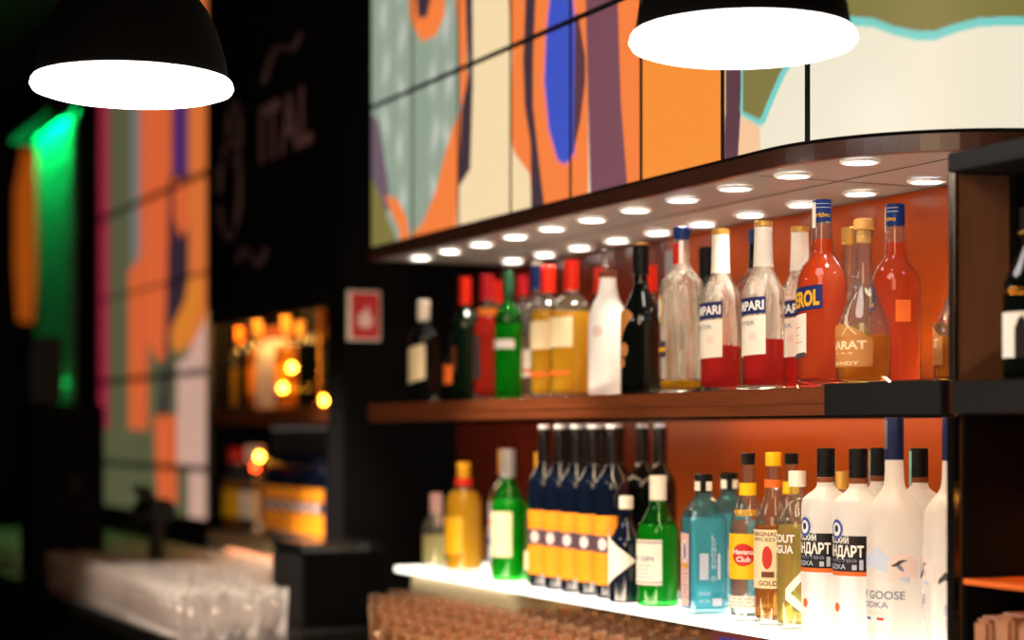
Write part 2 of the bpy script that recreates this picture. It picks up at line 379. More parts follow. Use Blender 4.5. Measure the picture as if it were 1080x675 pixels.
ART = [   # print of the wall, in metres along the wall from its far end and above eye level
('purple', [(-0.017, 0.826), (0.056, 0.784), (0.104, 0.675), (0.132, 0.59), (0.127, 0.55), (-0.017, 0.565)]) ,
('olive', [(-0.017, 0.669), (0.056, 0.609), (0.127, 0.529), (0.195, 0.457), (-0.017, 0.429)]) ,
('orange', [(0.099, 0.594), (0.182, 0.576), (0.241, 0.528), (0.268, 0.466), (0.209, 0.449), (0.195, 0.502), (0.149, 0.542)]) ,
('orange', [(0.585, 0.74), (0.533, 0.704), (0.478, 0.636), (0.429, 0.566), (0.353, 0.502), (0.249, 0.465), (0.236, 0.419), (0.612, 0.388), (0.612, 0.736)]) ,
('orange', [(0.252, 1.111), (0.268, 0.999), (0.341, 0.934), (0.429, 0.931), (0.48, 0.967), (0.495, 1.058)]) ,
('dark', [(0.299, 1.101), (0.32, 0.994), (0.376, 0.987), (0.426, 1.073)]) ,
('orange', [(0.533, 1.05), (0.557, 0.933), (0.571, 0.856), (0.575, 0.742), (0.622, 0.735), (0.612, 0.848), (0.603, 1.035)]) ,
('dark', [(0.599, 1.036), (0.612, 0.885), (0.626, 0.818), (0.58, 0.734), (0.561, 0.578), (0.557, 0.558), (0.603, 0.573), (0.631, 0.593), (0.647, 0.787), (0.644, 1.026)]) ,
('cream', [(0.644, 1.026), (0.647, 0.787), (0.631, 0.593), (0.561, 0.558), (0.543, 0.431), (0.959, 0.428), (0.941, 0.541), (0.864, 0.594), (0.84, 0.641), (0.856, 0.813), (0.823, 0.987)]) ,
('orange', [(0.823, 0.987), (0.856, 0.813), (0.84, 0.641), (0.864, 0.598), (0.941, 0.543), (0.959, 0.428), (1.21, 0.436), (1.21, 0.902)]) ,
('dark', [(0.925, 0.964), (0.909, 0.787), (0.917, 0.69), (0.945, 0.609), (0.949, 0.446), (1.019, 0.439), (0.984, 0.57), (0.957, 0.684), (0.957, 0.778), (0.973, 0.954)]) ,
('pink', [(1.036, 0.923), (1.012, 0.827), (1.002, 0.728), (1.025, 0.623), (1.068, 0.552), (1.102, 0.538), (1.135, 0.542), (1.157, 0.555), (1.162, 0.815), (1.149, 0.899)]) ,
('blue', [(1.046, 0.921), (1.021, 0.826), (1.012, 0.726), (1.034, 0.623), (1.074, 0.556), (1.102, 0.544), (1.129, 0.549), (1.149, 0.564), (1.151, 0.817), (1.135, 0.902)]) ,
('mauvedark', [(1.151, 0.833), (1.164, 0.839), (1.196, 0.744), (1.196, 0.695), (1.174, 0.618), (1.142, 0.557), (1.149, 0.703)]) ,
('orange', [(1.197, 0.889), (1.21, 0.693), (1.222, 0.434), (1.472, 0.453), (1.472, 0.845), (1.279, 0.887)]) ,
('mauve', [(1.196, 0.905), (1.206, 0.694), (1.22, 0.435), (1.375, 0.441), (1.345, 0.631), (1.329, 0.876)]) ,
('amber', [(1.427, 0.852), (1.427, 0.433), (1.717, 0.441), (1.719, 0.488), (1.724, 0.547), (1.724, 0.788)]) ,
('mauve', [(1.724, 0.547), (1.717, 0.488), (1.704, 0.436), (1.732, 0.439), (1.732, 0.546)]) ,
('mauvedark', [(1.724, 0.788), (1.727, 0.44), (1.767, 0.442), (1.773, 0.52), (1.782, 0.611), (1.782, 0.775)]) ,
('peach', [(1.773, 0.52), (1.765, 0.455), (1.84, 0.452), (1.834, 0.516), (1.779, 0.539)]) ,
('cyan', [(1.774, 0.546), (1.779, 0.539), (1.834, 0.514), (1.85, 0.515), (1.906, 0.587), (1.988, 0.659), (1.988, 0.733), (1.782, 0.775)]) ,
('olive', [(1.782, 0.546), (1.831, 0.526), (1.84, 0.528), (1.893, 0.592), (1.965, 0.662), (1.965, 0.737), (1.782, 0.775)]) ,
('cyan', [(1.957, 0.664), (2.031, 0.649), (2.077, 0.641), (2.108, 0.626), (2.145, 0.614), (2.174, 0.612), (2.204, 0.622), (2.239, 0.63), (2.28, 0.632), (2.45, .628), (2.62, .612), (2.76, .62), (2.76, 1.2), (1.957, 1.2)]) ,
('olive', [(1.957, 0.679), (2.031, 0.664), (2.077, 0.655), (2.108, 0.64), (2.145, 0.629), (2.174, 0.627), (2.204, 0.636), (2.239, 0.644), (2.28, 0.646), (2.45, .642), (2.62, .626), (2.76, .634), (2.76, 1.2), (1.957, 1.2)]) ,
]
FAR_ART = [   # the same for the wall beyond: distance and height
('crimson', [(8.079, 1.898), (7.788, 1.836), (7.788, 0.012), (8.079, 0.013)]) ,
('oliv2', [(7.788, 1.836), (7.401, 1.754), (7.417, 0.206), (7.449, -0.378), (7.788, -0.393)]) ,
('grey', [(7.401, 1.754), (7.259, 1.724), (7.274, 0.679), (7.401, 0.631)]) ,
('salmon', [(7.259, 1.724), (6.791, 1.624), (6.805, 0.406), (6.896, 0.265), (7.018, 0.27), (7.137, 0.349), (7.152, 0.011), (7.449, 0.012), (7.449, 0.635), (7.274, 0.679)]) ,
('violet', [(6.791, 1.624), (6.564, 1.576), (6.564, 0.88), (6.791, 0.907)]) ,
('dark', [(6.826, 0.947), (6.564, 0.915), (6.564, 0.497), (6.826, 0.335), (6.861, 0.011), (7.018, 0.011), (6.896, 0.265)]) ,
('salmon', [(6.777, 0.923), (6.564, 0.897), (6.564, 0.723), (6.682, 0.7), (6.764, 0.779)]) ,
('orange', [(6.564, 1.576), (6.338, 1.528), (6.338, 0.01), (6.564, 0.01)]) ,
('amber', [(6.564, 0.55), (6.387, 0.519), (6.43, 0.403), (6.623, 0.291), (6.791, 0.289), (6.826, 0.371), (6.623, 0.466)]) ,
('pale', [(6.564, 0.289), (6.338, 0.398), (6.338, -0.327), (6.564, -0.337)]) ,
('salmon', [(7.05, .06), (6.72, .06), (6.72, -.26), (7.0, -.24)]) ,
('pale', [(6.72, .25), (6.40, .30), (6.40, -.12), (6.72, -.12)]) ,
]
# ------------------------------------------------------------------ the setting
def struct(name, bm, m): return prop(obj(name, bm, m), kind='structure')
struct('floor', box((-3.1, -2.1, -.05), (2.5, 12.6, 0)), 'floor')
struct('ceiling', box((-3.1, -2.1, CEIL), (2.5, 12.6, CEIL+.05)), 'plaster')
struct('wall_right', box((2.42, -2.1, 0), (2.5, 12.6, CEIL)), 'plaster')
struct('wall_left', box((-3.1, -2.1, 0), (-3.02, 12.6, CEIL)), 'plaster')
struct('wall_far', box((-3.02, 12.5, 0), (2.42, 12.6, CEIL)), 'plaster')
struct('pillar', box((1.783, 4.92, 0), (2.42, 5.05, CEIL), .004), 'black_matte')

ARC = 1.85; RC = .38; ARC_END = ARC + RC*PI/2
def wall_at(s, off=0., R=RC):
    if s < ARC: p, n = (XF, 4.54-s), (-1, 0)
    elif s < ARC_END:
        a = (s-ARC)/RC; p, n = (2.10-RC*math.cos(a), 2.69-RC*math.sin(a)), (-math.cos(a), -math.sin(a))
    else: p, n = (2.10+s-ARC_END, 2.31), (0, -1)
    return p[0]+n[0]*off, p[1]+n[1]*off
def s_steps(s0, s1, step):
    n = max(1, int(math.ceil((s1-s0)/step))); return [s0+(s1-s0)*k/n for k in range(n+1)]
def sweep(s0, s1, rect, bm=None, mi=0, step=.03):
    """rect = (off0, off1, z0, z1) swept along the curved front"""
    bm = bm or bmesh.new(); o0, o1, z0, z1 = rect; rings = []
    for s in s_steps(s0, s1, step):
        a = wall_at(s, o0); b = wall_at(s, o1)
        rings.append([bm.verts.new((*a, z0)), bm.verts.new((*b, z0)), bm.verts.new((*b, z1)), bm.verts.new((*a, z1))])
    for p, q in zip(rings, rings[1:]):
        for k in range(4): bm.faces.new((p[k], p[(k+1) % 4], q[(k+1) % 4], q[k])).material_index = mi
    bm.faces.new(rings[0][::-1]); bm.faces.new(rings[-1]); return bm
# dark bulkhead that carries the lit art panels
bm = bmesh.new()
foot = [wall_at(s, -.03) for s in s_steps(0, ARC, .9)[:-1] + s_steps(ARC, ARC_END, .04)] + [(2.42, 2.34), (2.42, 4.54)]
lo = [bm.verts.new((*p, ZS+.012)) for p in foot]; hi = [bm.verts.new((*p, CEIL)) for p in foot]
bm.faces.new(lo[::-1]); bm.faces.new(hi)
for k in range(len(foot)): bm.faces.new((lo[k], lo[(k+1) % len(foot)], hi[(k+1) % len(foot)], hi[k]))
struct('wall_bulkhead', bm, 'black_matte')

# ------------------------------------------------------------------ lit art panels
PAL = {'base': (150, 166, 146), 'purple': (112, 92, 104), 'olive': (132, 122, 62), 'orange': (255, 132, 62), 'dark': (62, 44, 58), 'cream': (255, 226, 176),
       'pink': (255, 130, 130), 'blue': (58, 84, 200), 'mauvedark': (92, 52, 66), 'mauve': (124, 74, 88), 'amber': (255, 148, 52), 'peach': (255, 205, 160),
       'cyan': (120, 214, 204), 'ivory': (248, 238, 212), 'oliv2': (104, 106, 74), 'grey': (140, 140, 138), 'salmon': (255, 116, 62), 'crimson': (178, 44, 74), 'violet': (92, 50, 118), 'pale': (240, 190, 170)}
def inside(pts, X, Y):
    r = np.zeros(X.shape, bool); n = len(pts); j = n-1
    for i in range(n):
        xi, yi = pts[i]; xj, yj = pts[j]
        if yi != yj:
            c = ((yi > Y) != (yj > Y)) & (X < (xj-xi)*(Y-yi)/(yj-yi)+xi); r ^= c
        j = i
    return r
def print_mat(name, strength):
    m, nt, out = newmat(name)
    a = nt.nodes.new('ShaderNodeAttribute'); a.attribute_name = 'print'
    b = nt.nodes.new('ShaderNodeBsdfPrincipled'); b.inputs['Roughness'].default_value = .45
    b.inputs['Emission Strength'].default_value = strength
    b.inputs['Base Color'].default_value = (.03, .03, .03, 1); nt.links.new(a.outputs['Color'], b.inputs['Emission Color'])
    nt.links.new(b.outputs[0], out.inputs[0]); return m
M['print'] = print_mat('backlit_print', .86)
M['print_far'] = print_mat('backlit_print_far', .62)
def panel_bm(us, hs, place, colour, thick=.018):
    """a printed slab: front grid with a colour attribute, plus its sides"""
    nu, nh = len(us), len(hs); vs = []; fs = []
    for u in us:
        for h in hs: vs.append(place(u, h, 0))
    for i in range(nu-1):
        for j in range(nh-1): fs.append((i*nh+j, i*nh+j+1, (i+1)*nh+j+1, (i+1)*nh+j))
    rim = [(i, 0) for i in range(nu)] + [(nu-1, j) for j in range(1, nh)] + [(i, nh-1) for i in range(nu-2, -1, -1)] + [(0, j) for j in range(nh-2, 0, -1)]
    b0 = len(vs); n = len(rim); vs += [place(us[i], hs[j], 0) for i, j in rim] + [place(us[i], hs[j], -thick) for i, j in rim]
    for k in range(n):
        k2 = (k+1) % n; fs.append((b0+k, b0+k2, b0+n+k2, b0+n+k))
    me = bpy.data.meshes.new('light_box'); me.from_pydata(vs, [], fs)
    U, H = np.meshgrid(np.array(us), np.array(hs), indexing='ij')
    rgb = colour(U, H).reshape(-1, 3)
    rimc = [(.004, .003, .003) for i, j in rim]
    full = np.concatenate([rgb, np.array(rimc), np.array(rimc)]); full = np.concatenate([full, np.ones((len(full), 1))], 1)
    at = me.color_attributes.new('print', 'FLOAT_COLOR', 'POINT'); at.data.foreach_set('color', full.astype(np.float32).ravel())
    return me
def paint(polys, base):
    def f(U, H):
        out = np.zeros(U.shape+(3,)); out[:] = base(U, H)
        for n, pts in polys:
            k = sum(inside(pts, U+a, H+b).astype(float) for a in (-.0022, -.0007, .0007, .0022) for b in (-.0022, 0, .0022))/12
            out = out*(1-k[..., None])+np.array(lin(PAL[n])[:3])*k[..., None]
        return out
    return f
def art_base(U, H):
    out = np.zeros(U.shape+(3,)); out[:] = lin(PAL['ivory'])[:3]
    g = U < .64; c = np.array(lin(PAL['base'])[:3]); out[g] = c
    w = np.array(lin((214, 218, 208))[:3])      # ragged pale brush strokes on the grey-green field
    for u0 in (.10, .21, .42, .50):
        k = np.exp(-((U-u0-.012*np.sin(H*31+u0*40))/.022)**2)*(.55+.45*np.sin(H*47+u0*90))
        k = np.clip(k, 0, 1)*((U < .56))
        out = out*(1-k[..., None]*.75)+w*k[..., None]*.75
    return out
colour_near = paint(ART, art_base)
JO = [0, .285, .562, .846, 1.131, 1.424, 1.716, 1.957]
LOWER = ['backlit panel of grey-green brushwork with an olive corner, lower row beside black pillar', 'backlit grey-green panel with an orange sweep along its lower corner',
 'backlit pale cream panel edged with a dark stripe, lower row', 'backlit orange panel with dark curved band and half a blue oval',
 'backlit orange panel crossed by a broad mauve band, lower row', 'backlit plain amber panel, lower row beside the mauve band',
 'backlit narrow panel with olive and turquoise peak over cream']
UPPER = ['backlit grey-green panel over the olive-cornered one, upper row', 'backlit grey-green panel with an orange loop, upper row', 'backlit cream panel of the upper row, above the pale cream one',
 'backlit orange panel with the top of a blue oval, upper row', 'backlit mauve and orange panel of the upper row', 'backlit amber panel of the upper row, above the plain amber one', 'backlit olive panel of the upper row, above the turquoise peak']
def near_place(s, h, off): return (*wall_at(s, off), ZC+h)
def add_art(s0, s1, h0, h1, label, gap):
    us = s_steps(s0+gap, s1-gap, .0036); hs = s_steps(h0+.006, h1-.006, .0036)
    us = us[:1]+[us[0]+.0004]+us[1:-1]+[us[-1]-.0004]+us[-1:]; hs = hs[:1]+[hs[0]+.0004]+hs[1:-1]+[hs[-1]-.0004]+hs[-1:]
    me = panel_bm(us, hs, near_place, colour_near); me.materials.append(M['print'])
    o = bpy.data.objects.new('light_box', me); COL.objects.link(o)
    prop(o, label, 'art panel', 'backlit art panels over the bottle shelves')
for k in range(7):
    gap = .0055 if k < 5 else .0065
    add_art(JO[k], JO[k+1], .467, .828, LOWER[k], gap); add_art(JO[k], JO[k+1], .828, 1.19, UPPER[k], gap)
add_art(JO[7], 2.75, .467, 1.19, 'large curved backlit panel, ivory below an olive field with turquoise wavy edge', .005)
top = obj('top_cladding', sweep(0, 2.75, (-.02, 0, ZC+1.192, CEIL-.004)), 'black')
prop(top, 'black cladding strip above the lit art panels', 'cladding')

# ------------------------------------------------------------------ soffit with downlights
so = empty('soffit', (0, 0, 0), 'grey laminate soffit with curved brown edge over the bottle shelves', 'soffit')
bm = bmesh.new()
foot = [wall_at(s, -.012) for s in s_steps(0, ARC, .9)[:-1] + s_steps(ARC, ARC_END, .03)] + [(2.415, 2.322), (2.415, 4.54)]
lo = [bm.verts.new((*p, ZS)) for p in foot]; hi = [bm.verts.new((*p, ZS+.011)) for p in foot]
bm.faces.new(lo[::-1]); bm.faces.new(hi)
for k in range(len(foot)): bm.faces.new((lo[k], lo[(k+1) % len(foot)], hi[(k+1) % len(foot)], hi[k]))
obj('soffit_board', bm, 'soffit', so)
obj('edge_band', sweep(0, 2.75, (-.0115, .004, ZS-.001, ZS+.0265)), 'dark_wood', so)
sb = box((1.921, 2.36, ZS-.0008), (1.925, 4.54, ZS+.001)); 
obj('seam', sb, 'seam', so)
obj('seam', box((1.76, 2.765, ZS-.0007), (2.12, 2.768, ZS+.001)), 'seam', so)
M['lens'] = emit('downlight_lens', (255, 250, 238), 14)
M['lens_cool'] = emit('downlight_lens_cool', (225, 232, 255), 14)
def downlight(cool):
    t = empty('downlight', (0, 0, 0), 'x', 'downlight')
    obj('trim_ring', lathe([(.0262, .0005), (.0262, -.003), (.028, -.0045), (.0325, -.003), (.0335, .0005)], 28), 'white_shade', t, True)
    obj('lens', lathe([(0, -.0022), (.020, -.0022), (.0258, -.0005), (.0258, .0008), (0, .0008)], 28), 'lens_cool' if cool else 'lens', t, True)
    return t
warm = downlight(False); cool = downlight(True)
first = {warm: True, cool: True}
def beam(x, y, is_cool):
    l = bpy.data.lights.new('downlight_beam', 'SPOT'); l.energy = 6.4; l.spot_size = math.radians(64); l.spot_blend = .6; l.shadow_soft_size = .024
    l.color = lin((235, 238, 255) if is_cool else (255, 240, 216))[:3]
    o = bpy.data.objects.new('downlight_beam', l); COL.objects.link(o); o.location = (x, y, ZS-.006)
def put_light(src, x, y, label, group):
    beam(x, y, src is cool)
    if first[src]: first[src] = False; src.location = (x, y, ZS-.0012); prop(src, label, 'downlight', group); return
    dup(src, (x, y, ZS-.0012), label, group)
FL = 'round white downlight in the front row of the soffit, over the bottle fronts'
BL = 'round white downlight in the back row of the soffit, near the orange panel'
for k in range(11):
    y = 4.40-.186*k
    if k == 10: put_light(cool, 1.806, y, 'cool white downlight nearest the brown display case, front row of soffit', 'front row of downlights')
    else: put_light(warm, 1.80, y, FL, 'front row of downlights')
for k in range(10):
    y = 4.38-.188*k
    if k == 9: put_light(cool, 2.05, y, 'cool white downlight at the end of back row, above the brown display case', 'back row of downlights')
    else: put_light(warm, 2.045, y, BL, 'back row of downlights')
put_light(cool, 1.955, 2.375, 'cool white downlight in the curved corner of the soffit over the display case', 'front row of downlights')

# ------------------------------------------------------------------ shelves and their back panels
def panel(name, lo, hi, m, label, cat): return prop(obj(name, box(lo, hi, .001), m), label, cat)
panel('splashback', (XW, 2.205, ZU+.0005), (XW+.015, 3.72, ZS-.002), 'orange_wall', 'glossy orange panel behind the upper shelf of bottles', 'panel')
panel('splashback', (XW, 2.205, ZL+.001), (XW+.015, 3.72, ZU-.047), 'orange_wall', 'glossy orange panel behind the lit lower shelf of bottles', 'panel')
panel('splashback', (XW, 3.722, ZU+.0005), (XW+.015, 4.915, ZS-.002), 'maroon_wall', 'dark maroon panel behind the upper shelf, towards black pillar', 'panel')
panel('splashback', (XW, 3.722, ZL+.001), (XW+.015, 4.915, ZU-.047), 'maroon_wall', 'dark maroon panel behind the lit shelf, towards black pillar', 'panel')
us = empty('wooden_shelf', (0, 0, 0), 'long walnut upper shelf carrying the upper row of bottles', 'shelf')
b = box((XF, 2.205, ZU-.026), (XW+.015, 4.56, ZU), .002); box((XF, 2.205, ZU-.045), (XF+.02, 4.56, ZU-.0262), .002, b)
obj('board', b, 'wood', us)
obj('edge_trim', box((XF-.012, 2.205, ZU-.046), (XF+.004, 2.50, ZU+.004), .0015), 'black', us)
M['lit_white'] = emit('lit_acrylic', (255, 246, 228), 2.5)
ls = empty('lit_shelf', (0, 0, 0), 'white glowing lower shelf under the vodka and gin bottles', 'shelf')
obj('light_panel', box((1.738, 2.205, ZL-.014), (XW+.015, 4.42, ZL), .0015), 'lit_white', ls)
obj('underside', box((1.80, 2.205, ZL-.026), (XW+.015, 4.42, ZL-.0145), .001), 'black', ls)
# warm strips: under the wooden shelf and at the foot of the orange panel
M['strip'] = emit('warm_strip', (255, 208, 150), 7.5)
M['strip_soft'] = emit('warm_strip_soft', (255, 190, 120), 5)
def strip(lo, hi, label, m='strip', above=True):
    t = empty('light_strip', (0, 0, 0), label, 'light strip', 'warm light strips of the bottle shelves')
    obj('diffuser', box(lo, hi), m, t)
    obj('channel', box((lo[0]-.001, lo[1], hi[2]+.0001), (hi[0]+.001, hi[1], hi[2]+.002)) if above else box((lo[0]-.001, lo[1], lo[2]-.002), (hi[0]+.001, hi[1], lo[2]-.0001)), 'chrome', t)
M['strip_front'] = emit('warm_strip_front', (255, 224, 180), 26)
strip((1.745, 2.25, ZU-.0330), (1.758, 4.50, ZU-.0285), 'slim warm light strip behind the front lip of the walnut shelf', 'strip_front')
strip((2.07, 2.25, ZU-.0330), (2.083, 3.45, ZU-.0285), 'slim warm light strip under the walnut shelf along the orange panel')
t = empty('light_strip', (0, 0, 0), 'slim light strip on the walnut shelf behind the upper bottles', 'light strip', 'warm light strips of the bottle shelves')
M['back_strip'] = emit('back_strip', (255, 232, 196), 110)
obj('diffuser', box((2.050, 2.25, ZU+.002), (2.054, 4.40, ZU+.0085)), 'back_strip', t); obj('channel', box((2.0545, 2.25, ZU+.0008), (2.060, 4.40, ZU+.010)), 'black', t)
strip((1.915, 2.25, ZL-.0335), (1.93, 3.82, ZL-.0285), 'added slim warm light strip under the lit shelf, brightening the tumblers')  # added strip, brightens the tumblers below

# ------------------------------------------------------------------ display case nearer the camera
dc = empty('display_case', (0, 0, 0), 'dark open display case with brown veneer side beside the bottle shelves', 'cabinet')
obj('top', box((1.715, 1.2, ZC+.372), (2.12, 2.20, ZC+.400), .002), 'black', dc)
sp = obj('side_panel', box((1.725, 2.188, ZK+.001), (1.90, 2.198, ZC+.371), .001), 'brown_panel', dc)
obj('edge_strip', box((1.716, 2.186, ZU), (1.724, 2.200, ZC+.371), .001), 'chrome', sp)
obj('edge_post', box((1.714, 2.184, ZK+.001), (1.7245, 2.201, ZU-.05), .001), 'black_gloss', sp)
obj('back', box((2.10, 1.2, ZK+.001), (2.12, 2.187, ZC+.371)), 'black', dc)
obj('side_lining', box((1.815, 2.170, ZU+.001), (2.099, 2.187, ZC+.371), .001), 'black_matte', dc)
obj('side_lining', box((1.730, 2.176, ZK+.001), (2.099, 2.187, ZU-.047), .001), 'black_matte', dc)
obj('shelf_board', box((1.708, 1.2, ZU-.046), (2.099, 2.183, ZU), .002), 'black', dc)
obj('shelf_board', box((1.722, 1.2, ZC-.216), (2.099, 2.174, ZC-.208), .001), 'orange_ink', dc)  # board coloured orange to imitate a warm glow on it
obj('shelf_board', box((1.720, 1.2, ZC-.348), (2.099, 2.174, ZC-.334), .001), 'black', dc)
obj('light_bar', box((1.90, 1.3, ZC-.105), (1.92, 2.10, ZC-.10)), emit('case_bar', (255, 160, 60), 40), dc)
obj('light_bar_board', box((1.88, 1.2, ZC-.0995), (2.099, 2.174, ZC-.092)), 'black', dc)
for k, (y, w, hh) in enumerate(((2.145, .036, .070), (2.098, .04, .078), (2.05, .04, .073), (2.0, .042, .076), (1.95, .04, .073))):
    t = empty('paper_packet', (1.775, y, ZC-.3335), ['brown paper packet against the dark side of display case', 'brown paper packet second from display case side, slightly taller', 'brown paper packet third from the dark side of display case', 'brown paper packet fourth from the dark side of display case', 'brown paper packet farthest from the dark side of display case'][k], 'packet', 'paper packets in the display case', random.uniform(-.06, .06))
    obj('wrapper', box((-.045, -w/2, 0), (.05, w/2, hh), .006), 'kraft', t)
    obj('folded_flap', box((-.03, -w/2+.003, hh-.001), (.02, w/2-.003, hh+.003), .001), 'pink_paper', t)

# ------------------------------------------------------------------ counters under the shelves
ct = empty('back_counter', (0, 0, 0), 'long black counter below the shelves holding rows of tumblers', 'counter')
obj('worktop', box((1.19, 1.0, ZK-.04), (2.40, 4.915, ZK), .004), 'counter', ct)
obj('plinth', box((1.25, 1.0, .0), (2.40, 4.915, ZK-.041)), 'black', ct)
ct = empty('back_counter', (0, 0, 0), 'black counter beyond the pillar with more tumblers and a tap', 'counter')
obj('worktop', box((1.19, 5.06, ZK-.04), (2.40, 8.8, ZK), .004), 'counter', ct)
obj('worktop_bridge', box((1.19, 4.917, ZK-.04), (1.776, 5.0595, ZK), .002), 'counter', ct)
obj('plinth', box((1.25, 5.06, .0), (2.40, 8.8, ZK-.041)), 'black', ct)
panel('backboard', (1.96, 2.205, ZK+.001), (1.975, 3.825, ZL-.027), 'dark_wood', 'dark brown panel between counter and lit shelf', 'panel')
panel('lit_back_block', (1.78, 3.84, ZK+.001), (2.10, 4.415, ZL-.027), 'cream_panel', 'cream block standing in for the lit back of the compartment under the shelf', 'block')  # pale block stands in for the lit back of the compartment
t = empty('packet', (1.885, 3.05, ZK+.0005), 'blue and maroon block imitating a small coloured glow under the lit shelf behind tumblers', 'glow_block', None, .2)
obj('glow_block', box((-.02, -.05, 0), (.02, .05, .125), .003), 'glow_red', t); obj('blue_glow', box((-.0215, -.045, .06), (-.0198, .02, .115)), 'glow_blue', t)  # coloured block stands in for a small blue-purple glow
t = empty('equipment_box', (1.668, 4.735, ZK+.001), 'black upright box standing against the foot of the pillar', 'box')
obj('casing', box((-.108, -.13, 0), (.108, .13, ZC-.287-ZK-.022), .006), 'black_matte', t); obj('lid', box((-.112, -.134, ZC-.287-ZK-.021), (.112, .134, ZC-.287-ZK), .005), 'black_gloss', t)

# ------------------------------------------------------------------ fire sign and small red sign on the pillar
def sign(x, z, w, hgt, label, big):
    t = empty('fire_sign', (x, 4.919, z), label, 'sign')
    obj('plate', box((-w/2, -.004, -hgt/2), (w/2, 0, hgt/2), .001), 'white_cap', t)
    obj('red_field', box((-w/2+(.012 if big else .004), -.0046, -hgt/2+.006), (w/2-.004, -.0038, hgt/2-.006)), 'sign_red', t)
    if big:
        b = bmesh.new()      # white flame
        fl = [(-.014, -.032), (.012, -.034), (.022, -.018), (.018, .0), (.008, .012), (.010, .030), (-.004, .016), (-.006, .004), (-.014, .012), (-.020, -.006), (-.020, -.022)]
        f0 = [b.verts.new((px+.004, -.0048, pz)) for px, pz in fl]; f1 = [b.verts.new((px+.004, -.0044, pz)) for px, pz in fl]
        b.faces.new(f0); b.faces.new(f1[::-1])
        for k in range(len(fl)): b.faces.new((f0[k], f1[k], f1[(k+1) % len(fl)], f0[(k+1) % len(fl)]))
        obj('flame_symbol', b, 'pink_ink', t)
    else:
        obj('white_bar', box((-w/2+.012, -.0050, -.008), (w/2-.012, -.0042, .004)), 'pink_ink', t)
sign(1.842, ZC+.322, .098, .138, 'red fire sign with a pale flame symbol, high on black pillar', True)
sign(1.846, ZC-.412, .062, .078, 'small dim red sign low on the black pillar', False)

# ------------------------------------------------------------------ pendant lamps
M['opal'] = emit('opal_diffuser', (255, 246, 240), 7)
def pendant():
    t = empty('pendant_lamp', (0, 0, 0), 'x', 'lamp')
    outer = [(.158, 0), (.157, .012), (.151, .05), (.140, .09), (.122, .13), (.096, .165), (.062, .19), (.030, .202), (.022, .205)]
    inner = [(r-.003, z-.001) for r, z in outer[::-1]]
    obj('dome_shade', lathe(outer + inner + [(.155, 0), (.158, 0)], 64), 'black_matte', t, True)
    obj('opal_diffuser', lathe([(0, -.013), (.06, -.0127), (.11, -.011), (.145, -.008), (.160, -.003), (.164, .004), (.162, .012), (.159, .016), (.154, .012), (0, .012)], 64), 'opal', t, True)
    obj('cap', lathe([(.024, .200), (.026, .205), (.026, .245), (.018, .252), (.0, .252)], 24), 'black', t, True)
    obj('cord', tube([(0, 0, .25), (0, 0, CEIL-.03-(ZC+.562))], .0035, 8), 'black', t)
    obj('ceiling_rose', lathe([(0, CEIL-.034-(ZC+.562)), (.05, CEIL-.03-(ZC+.562)), (.055, CEIL-.002-(ZC+.562)), (0, CEIL-.002-(ZC+.562))], 28), 'black', t, True)
    return t
pl = pendant(); pl.location = (1.465, 2.35, ZC+.562); prop(pl, 'black dome pendant lamp hanging in front of the ivory art panel')
dup(pl, (.748, 3.07, ZC+.560), 'black dome pendant lamp hanging away from the art wall, before the dark end')
for k in pl.children: pass

def added_spot(x, y, tx, ty, energy, label):  # added spotlights that brighten the tumblers
    t = empty('added_spot', (x, y, CEIL-.0005), label, 'lamp')
    d = (Vector((tx, ty, ZK))-Vector((x, y, CEIL-.09))).normalized()
    obj('base_plate', lathe([(0, -.012), (.045, -.012), (.05, -.008), (.05, 0), (0, 0)], 24), 'black', t, True)
    b = lathe([(.02, 0), (.035, .01), (.038, .10), (.034, .10), (.031, .02), (0, .02)], 24)
    bmesh.ops.transform(b, matrix=Matrix.Translation((0, 0, -.09)) @ d.to_track_quat('Z', 'Y').to_matrix().to_4x4() @ Matrix.Translation((0, 0, -.04)), verts=b.verts)
    obj('shade', b, 'black', t, True); obj('yoke', tube([(0, 0, -.012), (0, 0, -.07)], .008, 8), 'black', t)
    l = bpy.data.lights.new('added_spot_beam', 'SPOT'); l.energy = energy; l.spot_size = math.radians(36); l.spot_blend = .5; l.shadow_soft_size = .03; l.color = lin((255, 236, 215))[:3]
    o = bpy.data.objects.new('added_spot_beam', l); COL.objects.link(o); o.location = Vector((x, y, CEIL-.09))+d*.07; o.rotation_euler = d.to_track_quat('-Z', 'Y').to_euler()
added_spot(.9, 4.7, 1.38, 5.05, 1100, 'added black ceiling spotlight brightening the tumblers beyond the pillar')
added_spot(.8, 3.5, 1.42, 3.65, 480, 'added black ceiling spotlight brightening the tumblers below the lit shelf')

# ------------------------------------------------------------------ tumblers
tb = lathe([(0, 0), (.022, 0), (.0245, .002), (.0275, .045), (.0305, .108), (.0300, .1095), (.0288, .108), (.0262, .045), (.0232, .012), (.021, .009), (0, .008)], 20)
tum = obj('tumbler', tb, 'tumbler', None, True)
NL = 'clear tumbler in the close rows on the counter below the lit shelf'; NG = 'tumblers below the lit shelf'
FLb = 'clear tumbler in the rows on the counter to the left of the black box'; FG = 'tumblers beyond the pillar'
prop(tum, NL, 'tumbler', NG)
far_me = tum.data.copy(); far_me.materials[0] = M['tumbler_far_lit']
spots = []
for x, y0, y1 in ((1.90, 3.77, 3.12), (1.815, 3.78, 3.10), (1.73, 4.36, 3.08), (1.645, 4.27, 3.08), (1.56, 4.05, 3.10), (1.475, 3.81, 3.16), (1.39, 3.54, 3.2)):
    y = y0
    while y >= y1:
        if not (x > 1.82 and abs(y-3.05) < .1): spots.append((x+random.uniform(-.003, .003), y+random.uniform(-.003, .003)))
        y -= .073
